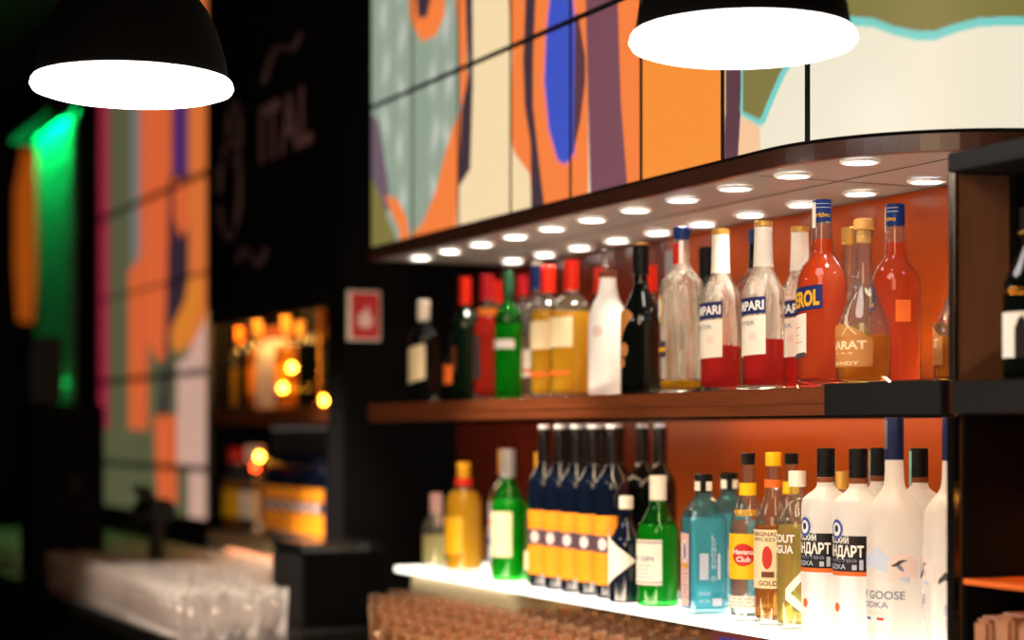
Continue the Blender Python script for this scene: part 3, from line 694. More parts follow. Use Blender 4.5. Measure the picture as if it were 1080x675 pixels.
for i, (x, y) in enumerate(spots):
    if i == 0: tum.location = (x, y, ZK+.0005)
    else: dup(tum, (x, y, ZK+.0005))
for x in (1.72, 1.63, 1.54, 1.45, 1.36, 1.27):
    y = 5.14
    while y < 7.9:
        if not (abs(x-1.50) < .12 and abs(y-5.85) < .17) and not (x < 1.52 and 6.30 < y < 6.80): dup(tum, (x, y, ZK+.0005), FLb, FG).data = far_me
        y += .100 if y < 6.6 else .14

for x, y0 in ((1.475, 4.56), (1.385, 4.50), (1.295, 4.46), (1.205+.03, 4.46)):
    y = y0
    while y < 5.06:
        dup(tum, (x, y, ZK+.0005), FLb, FG).data = far_me; y += .096
# ------------------------------------------------------------------ the bar beyond the pillar
XB = 1.80
fs = empty('wooden_shelf', (0, 0, 0), 'walnut shelf of glowing bottles beyond the black pillar', 'shelf')
obj('board', box((XB, 5.06, ZU-.044), (2.18, 6.31, ZU), .002), 'wood', fs)
fl = empty('lit_shelf', (0, 0, 0), 'pale lower shelf of bottles beyond the black pillar', 'shelf')
obj('board', box((XB, 5.06, ZL-.018), (2.18, 6.31, ZL), .002), 'cream_panel', fl); obj('strip_cover', box((XB, 5.06, ZL-.048), (XB+.008, 6.31, ZL-.0182), .001), 'cream_panel', fl)  # lip added to hide the strip behind it
M['far_strip'] = emit('white_strip', (255, 240, 220), 60)
t = empty('light_strip', (0, 0, 0), 'added white light strip under the pale shelf, brightening the tumblers beyond the pillar', 'light strip')  # strip added to whiten the tumblers in front
obj('diffuser', box((1.815, 5.08, ZL-.034), (1.835, 6.30, ZL-.023), .002), 'far_strip', t); obj('channel', box((1.813, 5.08, ZL-.0228), (1.837, 6.30, ZL-.0185)), 'chrome', t)
panel('splashback', (2.18, 5.06, ZK+.001), (2.20, 6.31, ZC+.418), 'maroon_wall', 'maroon panel behind the bottles beyond the pillar', 'panel')
panel('splashback', (1.86, 5.06, ZK+.001), (1.875, 6.31, ZL-.035), 'brown_panel', 'brown panel below the shelf beyond the pillar', 'panel')
M['far_lens'] = emit('amber_strip', (255, 180, 90), 140)
t = empty('light_strip', (0, 0, 0), 'amber light strip above the bottles beyond the pillar', 'light strip')
obj('diffuser', box((1.815, 5.08, ZC+.405), (1.83, 6.29, ZC+.412)), 'far_lens', t); obj('channel', box((1.813, 5.08, ZC+.4122), (1.832, 6.29, ZC+.418)), 'chrome', t)
obj('strip_cover', box((XB, 5.06, ZC+.36), (XB+.01, 6.31, ZC+.418)), 'black', t)  # added cover, hides the strip from view
mb = empty('mural_board', (0, 0, 0), 'black mural board with faded chalk letters beyond the pillar', 'board')
obj('panel', box((XB, 5.06, ZC+.42), (2.40, 6.32, CEIL-.002), .003), 'black_matte', mb)
def mural(s, y0, z, hgt, m, wide=1.):
    vs, f, w = text_mesh(s, .03); b = bmesh.new()
    v0 = [b.verts.new((XB-.004, y0-x*hgt*wide, z+yy*hgt)) for x, yy in vs]
    for q in f:
        try: b.faces.new([v0[i] for i in q])
        except ValueError: pass
    return obj('chalk_letters', b, m, mb)
mural('ITAL', 5.72, ZC+.845, .17, 'mural_ink', 1.05)
def swirl(pts, r, m): return obj('chalk_swirl', tube([(XB-.0005, y, ZC+h) for y, h in pts], r, 6), m, mb)
swirl([(5.68+.0*k, 1.09) if k == 0 else (5.68-.06*k, 1.09+.045*math.sin(k*.9)+.02*k) for k in range(7)], .012, 'mural_ink_dim')
swirl([(6.05+.12*math.cos(a*.5), .80+.16*math.sin(a*.5)) for a in range(13)], .014, 'mural_ink_dim')
swirl([(6.00+.07*math.cos(a*.6), .98+.10*math.sin(a*.6)) for a in range(9)], .012, 'mural_ink_dim')
swirl([(5.95-.05*k, .56+.03*math.sin(k*1.1)) for k in range(7)], .012, 'mural_ink_dim')
# lit art strips on the far wall
def far_base(U, H):
    out = np.zeros(U.shape+(3,)); out[:] = lin(PAL['oliv2'])[:3]; return out
cf = paint(FAR_ART, far_base)
def far_colour(U, H):
    out = cf(U, H)
    for j in (.89, .55, .21, -.13): out[np.abs(H-j) < .010] *= .12
    return out
for y0, y1, lab in ((6.334, 6.79, 'tall backlit art strip of orange and violet beyond the mural board'), (6.79, 7.26, 'tall backlit art strip of salmon orange tongues'), (7.26, 7.78, 'tall backlit art strip of plain olive green'), (7.78, 7.97, 'tall backlit art strip of dull crimson, narrowest')):
    me = panel_bm(s_steps(y0+.004, y1-.004, .012), s_steps(-.30, 1.70, .012), lambda u, h, off: (XB-off, u, ZC+h), far_colour)
    me.materials.append(M['print_far']); o = bpy.data.objects.new('light_box', me); COL.objects.link(o)
    prop(o, lab, 'art panel', 'tall art strips on the far wall')
panel('backing_board', (XB+.019, 6.325, ZK+.001), (2.40, 7.98, CEIL-.002), 'black_matte', 'black backing wall behind the tall art strips', 'panel')
struct('baseboard_far', box((XB, 6.325, ZK+.001), (XB+.017, 7.98, ZC-.304)), 'black_matte')
# green lit slatted panel and an orange strip farther on
gp = empty('slatted_screen', (0, 0, 0), 'slatted panel washed in green light at far end', 'panel')
b = bmesh.new()
for k in range(27):
    z = ZC+.114+k*.052; box((1.90, 9.0, z), (1.925, 9.86, z+.040), .004, b, 0, 1)
obj('slats', b, pbr('pale_slat', (150, 170, 160), .5), gp); obj('backing', box((1.926, 8.99, .001), (1.95, 9.87, ZC+1.53)), 'black', gp)
t = empty('tube_lamp', (0, 0, 0), 'green tube lamp along the top of slatted panel', 'lamp')
obj('tube', tube([(1.815, 9.02, ZC+1.56), (1.815, 9.84, ZC+1.56)], .014, 12), emit('green_tube', (0, 255, 120), 200), t)
obj('hood', box((1.775, 8.98, ZC+1.50), (1.785, 9.88, ZC+1.60)), 'black', t); obj('hood_end', box((1.786, 8.975, ZC+1.48), (1.90, 8.985, ZC+1.60)), 'black', t); obj('hood_end', box((1.786, 9.865, ZC+1.48), (1.90, 9.875, ZC+1.60)), 'black', t); obj('hood_top', box((1.786, 8.98, ZC+1.59), (1.94, 9.88, ZC+1.60)), 'black', t)  # added hood, hides the tube and keeps its light downward
for y in (9.0, 9.85): obj('end_bracket', box((1.79, y-.012, ZC+1.535), (1.94, y+.012, ZC+1.585), .002), 'black', t)
t = empty('indicator_lamp', (1.86, 9.22, ZC+.235), 'small bright green lamp low on the slatted panel', 'lamp')
obj('lens', lathe([(0, -.014), (.010, -.010), (.014, 0), (.010, .010), (0, .014)], 16), emit('green_lens', (20, 255, 110), 26), t, True); obj('wall_mount', tube([(0.012, 0, 0), (.039, 0, 0)], .006, 8), 'black', t)
b = bmesh.new(); out_ = [(9.99, .95), (10.0, 1.42), (10.2, 1.50), (10.43, 1.30), (10.45, .92), (10.34, .60), (10.15, .58)]
v0 = [b.verts.new((1.90, y, ZC+h)) for y, h in out_]; v1 = [b.verts.new((1.94, y, ZC+h)) for y, h in out_]
b.faces.new(v0); b.faces.new(v1[::-1])
for k in range(len(out_)): b.faces.new((v0[k], v1[k], v1[(k+1) % len(out_)], v0[(k+1) % len(out_)]))
t = empty('wall_light', (0, 0, 0), 'orange glowing tongue-shaped wall light past the green slats', 'lamp')
obj('face', b, emit('orange_face', (255, 120, 30), .3), t); obj('bracket', box((1.941, 10.0, ZC+.7), (2.0, 10.4, ZC+1.3)), 'black', t)
# appliance, tap, brass pole, bulbs
t = empty('bar_machine', (1.35, 6.55, ZK+.001), 'tall dark boxy machine standing on the far counter', 'machine')
obj('body', box((-.115, -.15, 0), (.115, .15, .595), .012), 'black_matte', t); obj('hopper', box((-.125, -.10, .596), (-.015, .10, .82), .01), 'black', t)
obj('front_tray', box((-.10, -.20, .02), (.10, -.151, .06), .004), 'black', t); obj('spout', tube([(0, -.16, .36), (0, -.20, .35), (0, -.205, .30)], .012, 10), 'black', t)
t = empty('beer_tap', (1.50, 5.85, ZK+.001), 'black beer tap tower on the far counter among the tumblers beyond the pillar', 'tap')
obj('column', lathe([(0, 0), (.04, 0), (.04, .01), (.022, .02), (.024, .21), (.03, .22), (0, .22)], 20), 'black', t, True)
obj('head', tube([(-.01, .10, .255), (0, -.09, .255)], .040, 14), 'black', t)
for y in (-.06, .06): obj('tap_handle', tube([(-.02, y, .28), (-.05, y, .33)], [.01, .014], 10), 'black', t); obj('spout', tube([(-.03, y, .24), (-.07, y, .235), (-.075, y, .20)], .008, 8), 'black', t)
t = empty('brass_pole', (1.79, 5.23, ZU), 'slim brass pole rising from the shelf beyond the pillar', 'pole')
t.location = (1.822, 5.23, ZU+.0005)
obj('rod', lathe([(0, 0), (.006, 0), (.006, .36), (.010, .365), (.010, .385), (0, .39)], 12), 'brass', t, True); obj('foot', lathe([(.0062, 0), (.016, 0), (.016, .006), (.0062, .01)], 16), 'brass', t, True)
M['bulb'] = emit('warm_bulb', (255, 165, 40), 45); M['bulb_red'] = emit('red_bulb', (255, 50, 20), 20)
def bulb(x, y, base, hgt, label, m='bulb'):
    t = empty('bulb', (x, y, base+.0005), label, 'bulb', 'little bulbs beyond the pillar')
    obj('globe', lathe([(0, hgt-.012), (.009, hgt-.008), (.012, hgt), (.008, hgt+.009), (.004, hgt+.013), (0, hgt+.014)], 14), m, t, True)
    obj('stalk', lathe([(0, 0), (.014, 0), (.014, .003), (.003, .005), (.003, hgt-.0125), (0, hgt-.0122)], 12), 'brass', t, True)
bulb(1.85, 5.565, ZU, .125, 'little amber bulb on the tallest stalk beyond the pillar')
bulb(1.815, 5.545, ZU, .062, 'little amber bulb below the tallest one beyond the pillar')
bulb(1.850, 5.275, ZU, .020, 'little amber bulb low on the walnut shelf beyond the pillar')
bulb(1.860, 5.150, ZU, .017, 'little amber bulb closest to black pillar on walnut shelf')
bulb(1.830, 5.830, ZL, .255, 'little amber bulb on a tall stalk on the pale shelf beyond the pillar')
bulb(1.830, 5.875, ZL, .222, 'little red bulb on the pale shelf beyond the pillar', 'bulb_red')
# ------------------------------------------------------------------ bottles on the walnut shelf
def rl(t, R, sl=0.):                # label wrapped on a round bottle; sl lets it climb to the right
    f = wrap_round(R); return Label(lambda x, z, o: f(x, z+sl*x, o))
# far end of the shelf
t = bottle('wine_bottle', 'dark wine bottle with white cap and tilted cream label, first from pillar on walnut shelf', 'bottle', 1.80, 4.379, 'wine', .256, .0378, 'dark_glass', ZU, cap=(.80, .40, 'white_cap', False))
rl(t, .0378, .25).rect(-.035, .048, .048, .135, 'cream_paper').lines(-.02, .03, .07, .11, 4, 'brown_ink').done('label', t)
t = bottle('liqueur_bottle', 'small dark bottle with orange label beside the white-capped wine on walnut shelf', 'bottle', 1.845, 4.285, 'squat', .172, .0285, 'dark_glass', ZU, cap=(.84, .42, 'black_cap', False))
rl(t, .0285).rect(-.03, .036, .045, .092, 'orange_ink').done('label', t)
t = bottle('wine_bottle', 'dark bottle with green glass neck and tall orange-red capsule on walnut shelf', 'bottle', 1.80, 4.119, 'wine', .294, .0315, 'dark_green_glass', ZU, cap=(.78, .44, 'red_cap', False))
rl(t, .0315).rect(-.03, .012, .07, .13, 'brown_ink').done('label', t)
t = bottle('liqueur_bottle', 'bottle of red liqueur with crimson cap and orange neck ring', 'bottle', 1.80, 3.993, 'bitter', .291, .0328, 'glass', ZU, 'red_drink', .70, cap=(.80, .48, 'crimson_cap', False))
obj('neck_ring', lathe([(.0200, .196), (.0235, .197), (.0235, .212), (.0200, .213)], 28), 'orange_cap', t, True)
rl(t, .0328).rect(-.03, .02, .05, .15, 'dark_grey_ink').done('label', t)
t = bottle('liqueur_bottle', 'red-capped bottle hidden behind the crimson-capped red liqueur', 'bottle', 1.92, 4.205, 'bitter', .297, .0322, 'glass', ZU, 'red_drink', .6, cap=(.82, .46, 'red_cap', False))
t = bottle('liqueur_bottle', 'bright green bottle with white band label and dark green cap', 'bottle', 1.80, 3.879, 'spirit', .291, .0310, 'bright_green_glass', ZU, 'green_drink', .58, cap=(.82, .42, 'green_cap', False))
rl(t, .031).rect(-.035, .05, .115, .135, 'white_ink').done('label', t)
t = bottle('liqueur_bottle', 'crimson-capped bottle in back row behind the bright green bottle', 'bottle', 1.92, 4.057, 'spirit', .300, .0292, 'glass', ZU, 'amber', .5, cap=(.83, .46, 'crimson_cap', False))
t = bottle('liqueur_bottle', 'clear bottle with navy cap ringed in white on walnut shelf', 'bottle', 1.83, 3.790, 'spirit', .297, .0338, 'glass', ZU, 'clear_drink', .5, cap=(.82, .42, 'navy_cap', False))
obj('cap_top', cap_bm(.2972, .305, .0135), 'white_cap', t, True); rl(t, .0338).rect(-.02, .045, .05, .11, 'paper').rect(-.02, .045, .06, .066, 'orange_ink').done('label', t)
t = bottle('liqueur_bottle', 'slim golden liqueur bottle with red cap and cream label', 'bottle', 1.80, 3.675, 'spirit', .285, .0380, 'glass', ZU, 'gold', .66, cap=(.80, .42, 'red_cap', False))
rl(t, .038).rect(-.03, .052, .105, .165, 'cream_paper').done('label', t); rl(t, .038).rect(-.02, .04, .046, .056, 'orange_ink').done('stripe_label', t)
t = bottle('liqueur_bottle', 'broad golden liqueur bottle with red cap and clear shoulders', 'bottle', 1.80, 3.563, 'spirit', .289, .0450, 'glass', ZU, 'gold', .62, cap=(.78, .36, 'red_cap', False))
rl(t, .045).rect(-.03, .052, .105, .168, 'cream_paper').done('label', t); rl(t, .045).rect(-.02, .044, .046, .056, 'orange_ink').done('stripe_label', t)
t = bottle('liqueur_bottle', 'red-capped bottle in back row behind the white cream bottle', 'bottle', 1.94, 3.700, 'spirit', .288, .0313, 'dark_glass', ZU, cap=(.80, .44, 'red_cap', False))
t = bottle('cream_liqueur_bottle', 'white cream liqueur bottle with clear ball stopper', 'bottle', 1.80, 3.400, 'cream', .270, .0395, 'white_gloss', ZU)
obj('neck_ring', lathe([(.0150, .239), (.0185, .240), (.0185, .252), (.0150, .254)], 28), 'brown_band', t, True)
obj('ball_stopper', lathe([(0, .254), (.010, .254), (.0105, .262), (.015, .270), (.0175, .280), (.0155, .291), (.009, .298), (0, .300)], 28), 'glass', t, True)
rl(t, .0395).disc(.02, .13, .012, 'pink_ink').done('label', t)
t = bottle('liqueur_bottle', 'black long-necked bottle with tan orange patches, beside white cream bottle', 'bottle', 1.80, 3.261, 'long_neck', .293, .0400, 'dark_glass', ZU, cap=(.80, .40, 'black_cap', False))
obj('cap_ring', cap_bm(.2932, .297, .0165), 'gold_cap', t, True)
L_ = rl(t, .04)
L_.strip([(-.012, .10), (.0, .118), (.014, .138), (.026, .150)], [(-.012, .158), (.0, .166), (.014, .166), (.026, .158)], 'tan_paper').disc(.004, .088, .012, 'tan_paper', .014).disc(-.002, .062, .010, 'tan_paper').done('label', t)
t = bottle('liqueur_bottle', 'red-capped bottle in back row behind the black long-necked bottle', 'bottle', 1.95, 3.491, 'spirit', .278, .0279, 'glass', ZU, 'amber', .5, cap=(.80, .46, 'red_cap', False))
t = bottle('liqueur_bottle', 'clear bottle with grey cap in back row, left of the blue-capped clear bottle', 'bottle', 1.95, 3.400, 'spirit', .300, .0333, 'glass', ZU, 'clear_drink', .5, cap=(.82, .42, 'grey_cap', False))
t = bottle('spirit_bottle', 'big clear bottle with blue cap, red neck label and yellow dregs', 'bottle', 1.80, 3.102, 'spirit', .313, .0430, 'hazy_glass', ZU, 'gold', .075, cap=(.925, .37, 'navy_cap', False))
f = wrap_round(.0163); n = Label(f); n.rect(-.02, .020, .243, .282, 'red_ink').rect(.012, .020, .243, .286, 'white_ink').done('neck_label', t)
rl(t, .043).disc(-.012, .16, .016, 'gold_ink', .026).disc(-.012, .16, .012, 'white_ink', .020).done('label', t); rl(t, .043).rect(-.03, .012, .068, .098, 'dark_grey_ink').rect(-.03, .012, .078, .086, 'gold_ink').done('lower_label', t)
t = bottle('spirit_bottle', 'dark bottle with black cap in back row between blue-capped and first red bitter bottles', 'bottle', 1.945, 3.257, 'spirit', .295, .0302, 'dark_green_glass', ZU, cap=(.80, .46, 'black_cap', False))
def bitter(label, x, y, level):
    t = bottle('bitter_bottle', label, 'bottle', x, y, 'bitter', .296, .0372, 'hazy_glass', ZU, 'red_liquor', level, cap=(.965, .44, 'gold_cap', False), foil=(.72, .97, 'white_cap'))
    l = rl(t, .0372, .06).rect(-.043, .041, .060, .128, 'paper').rect(-.043, .041, .131, .160, 'navy_ink').fit('CAMPARI', .138, .0155, 'white_ink', -.041, .038, .03)
    l.fit('BITTER', .112, .007, 'grey_ink', -.018, .022, .01).disc(.018, .092, .007, 'pink_ink').done('label', t)
    return t
bitter('red bitter bottle with pale foil neck, a quarter full, beside the blue-capped clear bottle', 1.80, 2.962, .285)
bitter('red bitter bottle with pale foil neck, tallest and in the middle of its kind', 1.80, 2.819, .30)
bitter('red bitter bottle with gold top in back row behind the orange aperitif', 1.905, 2.863, .26)
t = bottle('spirit_bottle', 'clear bottle with blue cap and dark green neck behind the red bitter bottles', 'bottle', 1.95, 3.080, 'spirit', .313, .0380, 'glass', ZU, 'clear_drink', .5, cap=(.92, .38, 'navy_cap', False), foil=(.76, .92, 'dark_green_glass'))
def aperitif(label, x, y, H, rz):
    R = .0425
    t = bottle('aperitif_bottle', label, 'bottle', x, y, 'aperitif', H, R, 'glass', ZU, 'orange_liquor', .79, rz=rz)
    cp = obj('cap', cap_bm(.88*H, H, .0158), 'navy_cap', t, True)
    l = Label(wrap_round(.0160)); l.fit('aperitivo', .905*H, .008, 'gold_ink', -.012, .030, .02).rect(-.02, .034, .955*H, .957*H, 'white_ink').rect(-.02, .034, .975*H, .977*H, 'white_ink').done('cap_print', cp)
    obj('paper_seal', box((-.0169, -.005, .85*H), (-.0160, .004, H*.985)), 'paper', cp)
    l = rl(t, R, .10).rect(-.038, .014, .056, .122, 'paper').rect(-.038, .012, .050, .058, 'dark_grey_ink').rect(-.042, .042, .126, .166, 'navy_ink').fit('APEROL', .134, .024, 'gold_ink', -.040, .037, .045)
    l.lines(-.02, .005, .075, .10, 3, 'orange_ink').done('label', t)
    if rz: rl(t, R).rect(.078, .104, .110, .146, 'orange_ink').done('back_label', t)
    return t
aperitif('full orange-red aperitif bottle with blue cap, front row beside the red bitters', 1.80, 2.639, .313, 0.)
aperitif('full orange-red aperitif bottle with blue cap and white seal, behind the cork-stopped cognac', 1.925, 2.607, .309, -.9)
t = bottle('spirit_bottle', 'clear bottle with gold top in back row between the two orange aperitifs', 'bottle', 2.02, 2.872, 'bitter', .300, .0334, 'glass', ZU, 'pale_gold', .4, cap=(.90, .46, 'gold_cap', False))
def cognac(label, x, y, H, R, rz, level, cap_r=.37):
    t = bottle('cognac_bottle', label, 'bottle', x, y, 'drop', H, R, 'glass', ZU, 'amber', level, wall=.0032, rz=rz)
    st = obj('cork_stopper', lathe([(0, .86*H), (R*.26, .86*H), (R*.26, .932*H), (R*.36, .936*H), (R*cap_r, .95*H), (R*cap_r, .99*H), (R*.30, H), (0, H)], 28), 'cork', t, True)
    l = rl(t, R*.992); l.rect(-.05, .056, .030, .075, 'tan_paper').fit('ARARAT', .058, .0125, 'cream_paper', -.046, .046, .03).fit('BRANDY', .033, .0055, 'cream_paper', -.030, .034, .01)
    hi = [(-.05+.1*k/12, .076+.022*math.sin(PI*k/12)) for k in range(13)]; l.strip([(x_, .0755) for x_, z_ in hi], hi, 'tan_paper')
    l.strip([(.004, .079), (.016, .093), (.022, .086), (.030, .080)], [(.004, .0805), (.016, .0955), (.022, .0885), (.030, .0815)], 'cream_paper').fit('* * *', .047, .006, 'cream_paper', -.012, .024, .01).done('label', t)
    return t
cognac('drop-shaped cognac bottle with cork stopper, half empty, before the orange aperitif', 1.78, 2.494, .266, .0437, 0., .30)
t = cognac('drop-shaped bottle with slim gold stopper, partly hidden by edge of display case', 1.865, 2.362, .248, .0400, -1.2, .30, .30)
# in the display case
t = bottle('liqueur_bottle', 'black bottle with white figure label, alone on the shelf of the display case', 'bottle', 1.772, 2.085, 'squat', .240, .0410, 'dark_glass', ZU, cap=(.82, .44, 'black_cap', False), rz=.25)
obj('cap_ring', lathe([(.0183, .203), (.0187, .203), (.0187, .206), (.0183, .206)], 28), 'gold_cap', t, True)
obj('shoulder_band', lathe([(.0413, .118), (.0416, .119), (.0412, .126), (.0405, .127)], 36), 'brass', t, True)
l = rl(t, .041); l.rect(-.03, .07, .030, .093, 'white_ink')
l.strip([(.0, .030), (.006, .030), (.012, .030), (.018, .030), (.026, .030)], [(.0, .070), (.006, .084), (.012, .088), (.018, .078), (.026, .050)], 'black_ink').done('label', t)

# ------------------------------------------------------------------ bottles on the lit shelf
t = bottle('liqueur_bottle', 'small dark reddish bottle at the far end of lit shelf', 'bottle', 1.845, 4.385, 'squat', .128, .029, 'dark_glass', ZL, cap=(.8, .45, 'pale_pink_cap', False))
t = bottle('liqueur_bottle', 'small round clear bottle with creamy drink and dull pink cap', 'bottle', 1.80, 4.300, 'squat', .184, .0351, 'glass', ZL, 'cream_drink', .44, cap=(.72, .44, 'pale_pink_cap', False))
t = bottle('liqueur_bottle', 'short amber bottle with yellow cap behind the creamy one', 'bottle', 1.925, 4.360, 'squat', .160, .0317, 'glass', ZL, 'amber', .6, cap=(.80, .44, 'orange_cap', False))
t = bottle('liqueur_bottle', 'golden square-shouldered bottle with yellow cap and red neck ring', 'bottle', 1.80, 4.130, 'tequila', .262, .0445, 'glass', ZL, 'gold', .74, cap=(.86, .36, 'yellow_cap', False))
obj('neck_ring', lathe([(.0175, .205), (.0205, .206), (.0205, .224), (.0175, .225)], 28), 'red_cap', t, True)
rl(t, .0445).rect(-.035, .05, .045, .135, 'gold_ink').rect(-.03, .044, .05, .13, 'yellow_cap').done('label', t)
t = bottle('liqueur_bottle', 'clear bottle with silver blue label and gold top behind golden bottle', 'bottle', 1.875, 4.060, 'spirit', .293, .0380, 'glass', ZL, 'pale_gold', .6, cap=(.80, .42, 'gold_cap', False))
rl(t, .038).rect(-.03, .05, .03, .17, 'silver_paper').rect(-.03, .05, .07, .085, 'blue_ink').rect(-.03, .05, .12, .128, 'red_ink').done('label', t)
t = bottle('whiskey_bottle', 'green bottle with large cream label and grey cap', 'bottle', 1.80, 3.879, 'round_rum', .296, .0385, 'bright_green_glass', ZL, 'green_drink', .62, cap=(.78, .42, 'grey_cap', False))
rl(t, .0385).rect(-.035, .052, .055, .155, 'cream_paper').lines(-.02, .04, .08, .135, 5, 'brown_ink').done('label', t)
t = bottle('whiskey_bottle', 'green bottle with dark round label next to orange-labelled wine', 'bottle', 1.835, 3.785, 'round_rum', .290, .0345, 'green_glass', ZL, 'green_drink', .60, cap=(.78, .40, 'black_cap', False))
obj('neck_strip', box((-.0158, -.014, .225), (-.0145, -.003, .288)), 'gold_ink', t)
rl(t, .0345).disc(.018, .125, .018, 'black_ink', .026).done('label', t); rl(t, .0345).rect(-.02, .045, .03, .072, 'cream_paper').done('lower_label', t)
# sparkling wine with orange labels
def wine(label, x, y, group=None):
    R, H = .0345, .350
    t = bottle('wine_bottle', label, 'bottle', x, y, 'wine', H, R, 'navy_glass', ZL, cap=(.972, .36, 'silver_paper', False), foil=(.76, .972, 'black_cap'), group=group)
    rl(t, R).rect(-.035, .047, .028, .166, 'orange_paper').rect(-.035, .047, .092, .126, 'slate_paper').disc(.016, .109, .010, 'pink_ink', .012).lines(-.02, .035, .048, .07, 3, 'gold_ink').fit('BRUT', .14, .008, 'gold_ink', -.004, .03).done('label', t)
    return t
wp = wine('orange-labelled dark sparkling wine bottle standing next to green bottle', 1.80, 3.693)
for lab, x, y in (('orange-labelled dark sparkling wine bottle, second from the green bottles', 1.80, 3.617), ('orange-labelled dark sparkling wine bottle, third of five in the front row', 1.80, 3.539),
                  ('orange-labelled dark sparkling wine bottle, fourth from the green bottles', 1.80, 3.461), ('orange-labelled dark sparkling wine bottle, last of its row beside arrow-labelled bottle', 1.80, 3.380)):
    dup(wp, (x, y, ZL+.0006), lab)
for lab, x, y in (('dark foil-topped wine bottle in back row behind the orange-labelled ones, nearest pillar', 1.905, 3.800), ('dark foil-topped wine bottle second in back row from the pillar, behind the orange labels', 1.91, 3.715),
                  ('dark foil-topped wine bottle in back row, behind the white-capped gin', 1.93, 3.490), ('dark foil-topped wine bottle fourth in back row, behind the arrow-labelled bottle', 1.912, 3.567), ('dark foil-topped wine bottle third in back row, behind the orange labels', 1.912, 3.641), ('dark foil-topped wine bottle in back row, closest to the turquoise gin', 1.93, 3.416)):
    t = bottle('wine_bottle', lab, 'bottle', x, y, 'wine', .352, .0345, 'dark_glass', ZL, cap=(.972, .36, 'silver_paper', False), foil=(.76, .972, 'black_cap'))
t = bottle('wine_bottle', 'short black bottle with white arrow-shaped label and white cap', 'bottle', 1.78, 3.285, 'squat', .208, .0345, 'navy_glass', ZL, cap=(.88, .40, 'white_cap', False))
rl(t, .0345).strip([(-.03, .020), (.0, .040), (.056, .082)], [(-.03, .150), (.0, .126), (.056, .084)], 'paper').done('label', t)
t = bottle('gin_bottle', 'green gin bottle with white label and white cap', 'bottle', 1.80, 3.193, 'round_rum', .250, .0411, 'bright_green_glass', ZL, 'green_drink', .62, cap=(.81, .40, 'white_cap', False))
l = rl(t, .0411).rect(-.05, .051, .042, .128, 'paper').rect(-.05, .051, .046, .048, 'dark_grey_ink').rect(-.05, .051, .122, .124, 'dark_grey_ink').fit('DRY GIN', .088, .009, 'grey_ink', -.03, .035, .02)
l.lines(-.03, .03, .056, .078, 4, 'grey_ink').done('label', t)
t = bottle('liqueur_bottle', 'dark bottle with red shoulder seal behind the green gin', 'bottle', 1.875, 3.300, 'squat', .190, .036, 'dark_green_glass', ZL, cap=(.82, .42, 'black_cap', False))
rl(t, .036).disc(.03, .09, .012, 'red_ink').done('label', t)
obj('red_seal', lathe([(.0150, .140), (.0205, .128), (.0235, .126), (.0175, .142)], 28), 'red_cap', t, True)
# turquoise gin: square bottle
def square_loft(levels, ch=.2, inner=0.):
    """levels: (z, half width); chamfered square sections"""
    bm = bmesh.new(); rings = []
    def ring(z, a, flip=False):
        if a < .021: pts = [(a*math.cos(PI/8+k*PI/4), a*math.sin(PI/8+k*PI/4)) for k in range(8)]
        else:
            c = a*ch; pts = [(a, a-c), (a-c, a), (-a+c, a), (-a, a-c), (-a, -a+c), (-a+c, -a), (a-c, -a), (a, -a+c)]
            pts = sorted(pts, key=lambda p: math.atan2(p[1], p[0]) % (2*PI))
        return [bm.verts.new((x, y, z)) for x, y in pts]
    for z, a in levels: rings.append(ring(z, a))
    for p, q in zip(rings, rings[1:]):
        for k in range(8): bm.faces.new((p[k], p[(k+1) % 8], q[(k+1) % 8], q[k]))
    bm.faces.new(rings[0][::-1]); bm.faces.new(rings[-1]); return bm
BLV = [(0, .033), (.003, .035), (.165, .0355), (.172, .035), (.190, .029), (.205, .021), (.213, .0165), (.235, .0155)]
def blue_gin(label, x, y, rz):
    t = empty('gin_bottle', (x, y, ZL+.0006), label, 'bottle', None, rz)
    inn = [(z if z > .01 else .01, a-.0035) for z, a in BLV if z > .002]
    bm = square_loft(BLV + [(.2355, .0125)] + [(z, a-.0035) for z, a in BLV[::-1] if .01 < z < .23] + [(.010, .0315)])
    obj('glass_body', bm, 'blue_glass', t)
    lv = [(.0097, .0314)] + [(z, a-.0031) for z, a in BLV if .01 < z < .18] + [(.176, .0306)]
    obj('gin', square_loft(lv), 'blue_drink', t)
    cp = obj('cap', cap_bm(.222, .257, .0172, ribs=True), 'black_cap', t, True)
    for a in (PI+.5, 1.5*PI+.3): 
        b = box((-.003, -.006, .226), (.0006, .006, .243)); bmesh.ops.transform(b, matrix=Matrix.Translation((.0171*math.cos(a), .0171*math.sin(a), 0)) @ Matrix.Rotation(a, 4, 'Z'), verts=b.verts); obj('cap_badge', b, 'white_cap', cp)
    l = Label(wrap_flat(.0355)); l.rect(-.025, .025, .012, .150, 'blue_ink').rect(-.023, .023, .014, .148, 'pink_paper').disc(0, .115, .011, 'white_ink', .022).disc(0, .115, .006, 'blue_ink', .016).lines(-.014, .016, .03, .08, 8, 'blue_ink').rect(-.02, .02, .084, .092, 'gold_ink').done('label', t)
    l = Label(wrap_side(.0355)); l.rect(-.020, -.003, .064, .112, 'silver_paper'); l.rect(.015, .020, .064, .112, 'silver_paper')
    for k in range(8): l.fit('LONDON DRY'[k], .040+.0108*(9-k), .0085, 'silver_paper', .003, .011, .02) if 'LONDON DRY'[k] != ' ' else None
    l.fit('DISTILLED', .036, .006, 'silver_paper', -.022, .0, .01).fit('DRY GIN', .022, .006, 'silver_paper', -.022, .0, .01).rect(.004, .022, .016, .030, 'silver_paper').done('side_print', t)
    return t
blue_gin('turquoise square gin bottle with pale pink label, front row', 1.80, 3.022, math.radians(-12))
blue_gin('turquoise square gin bottle standing behind the front one', 1.915, 3.120, math.radians(-6))
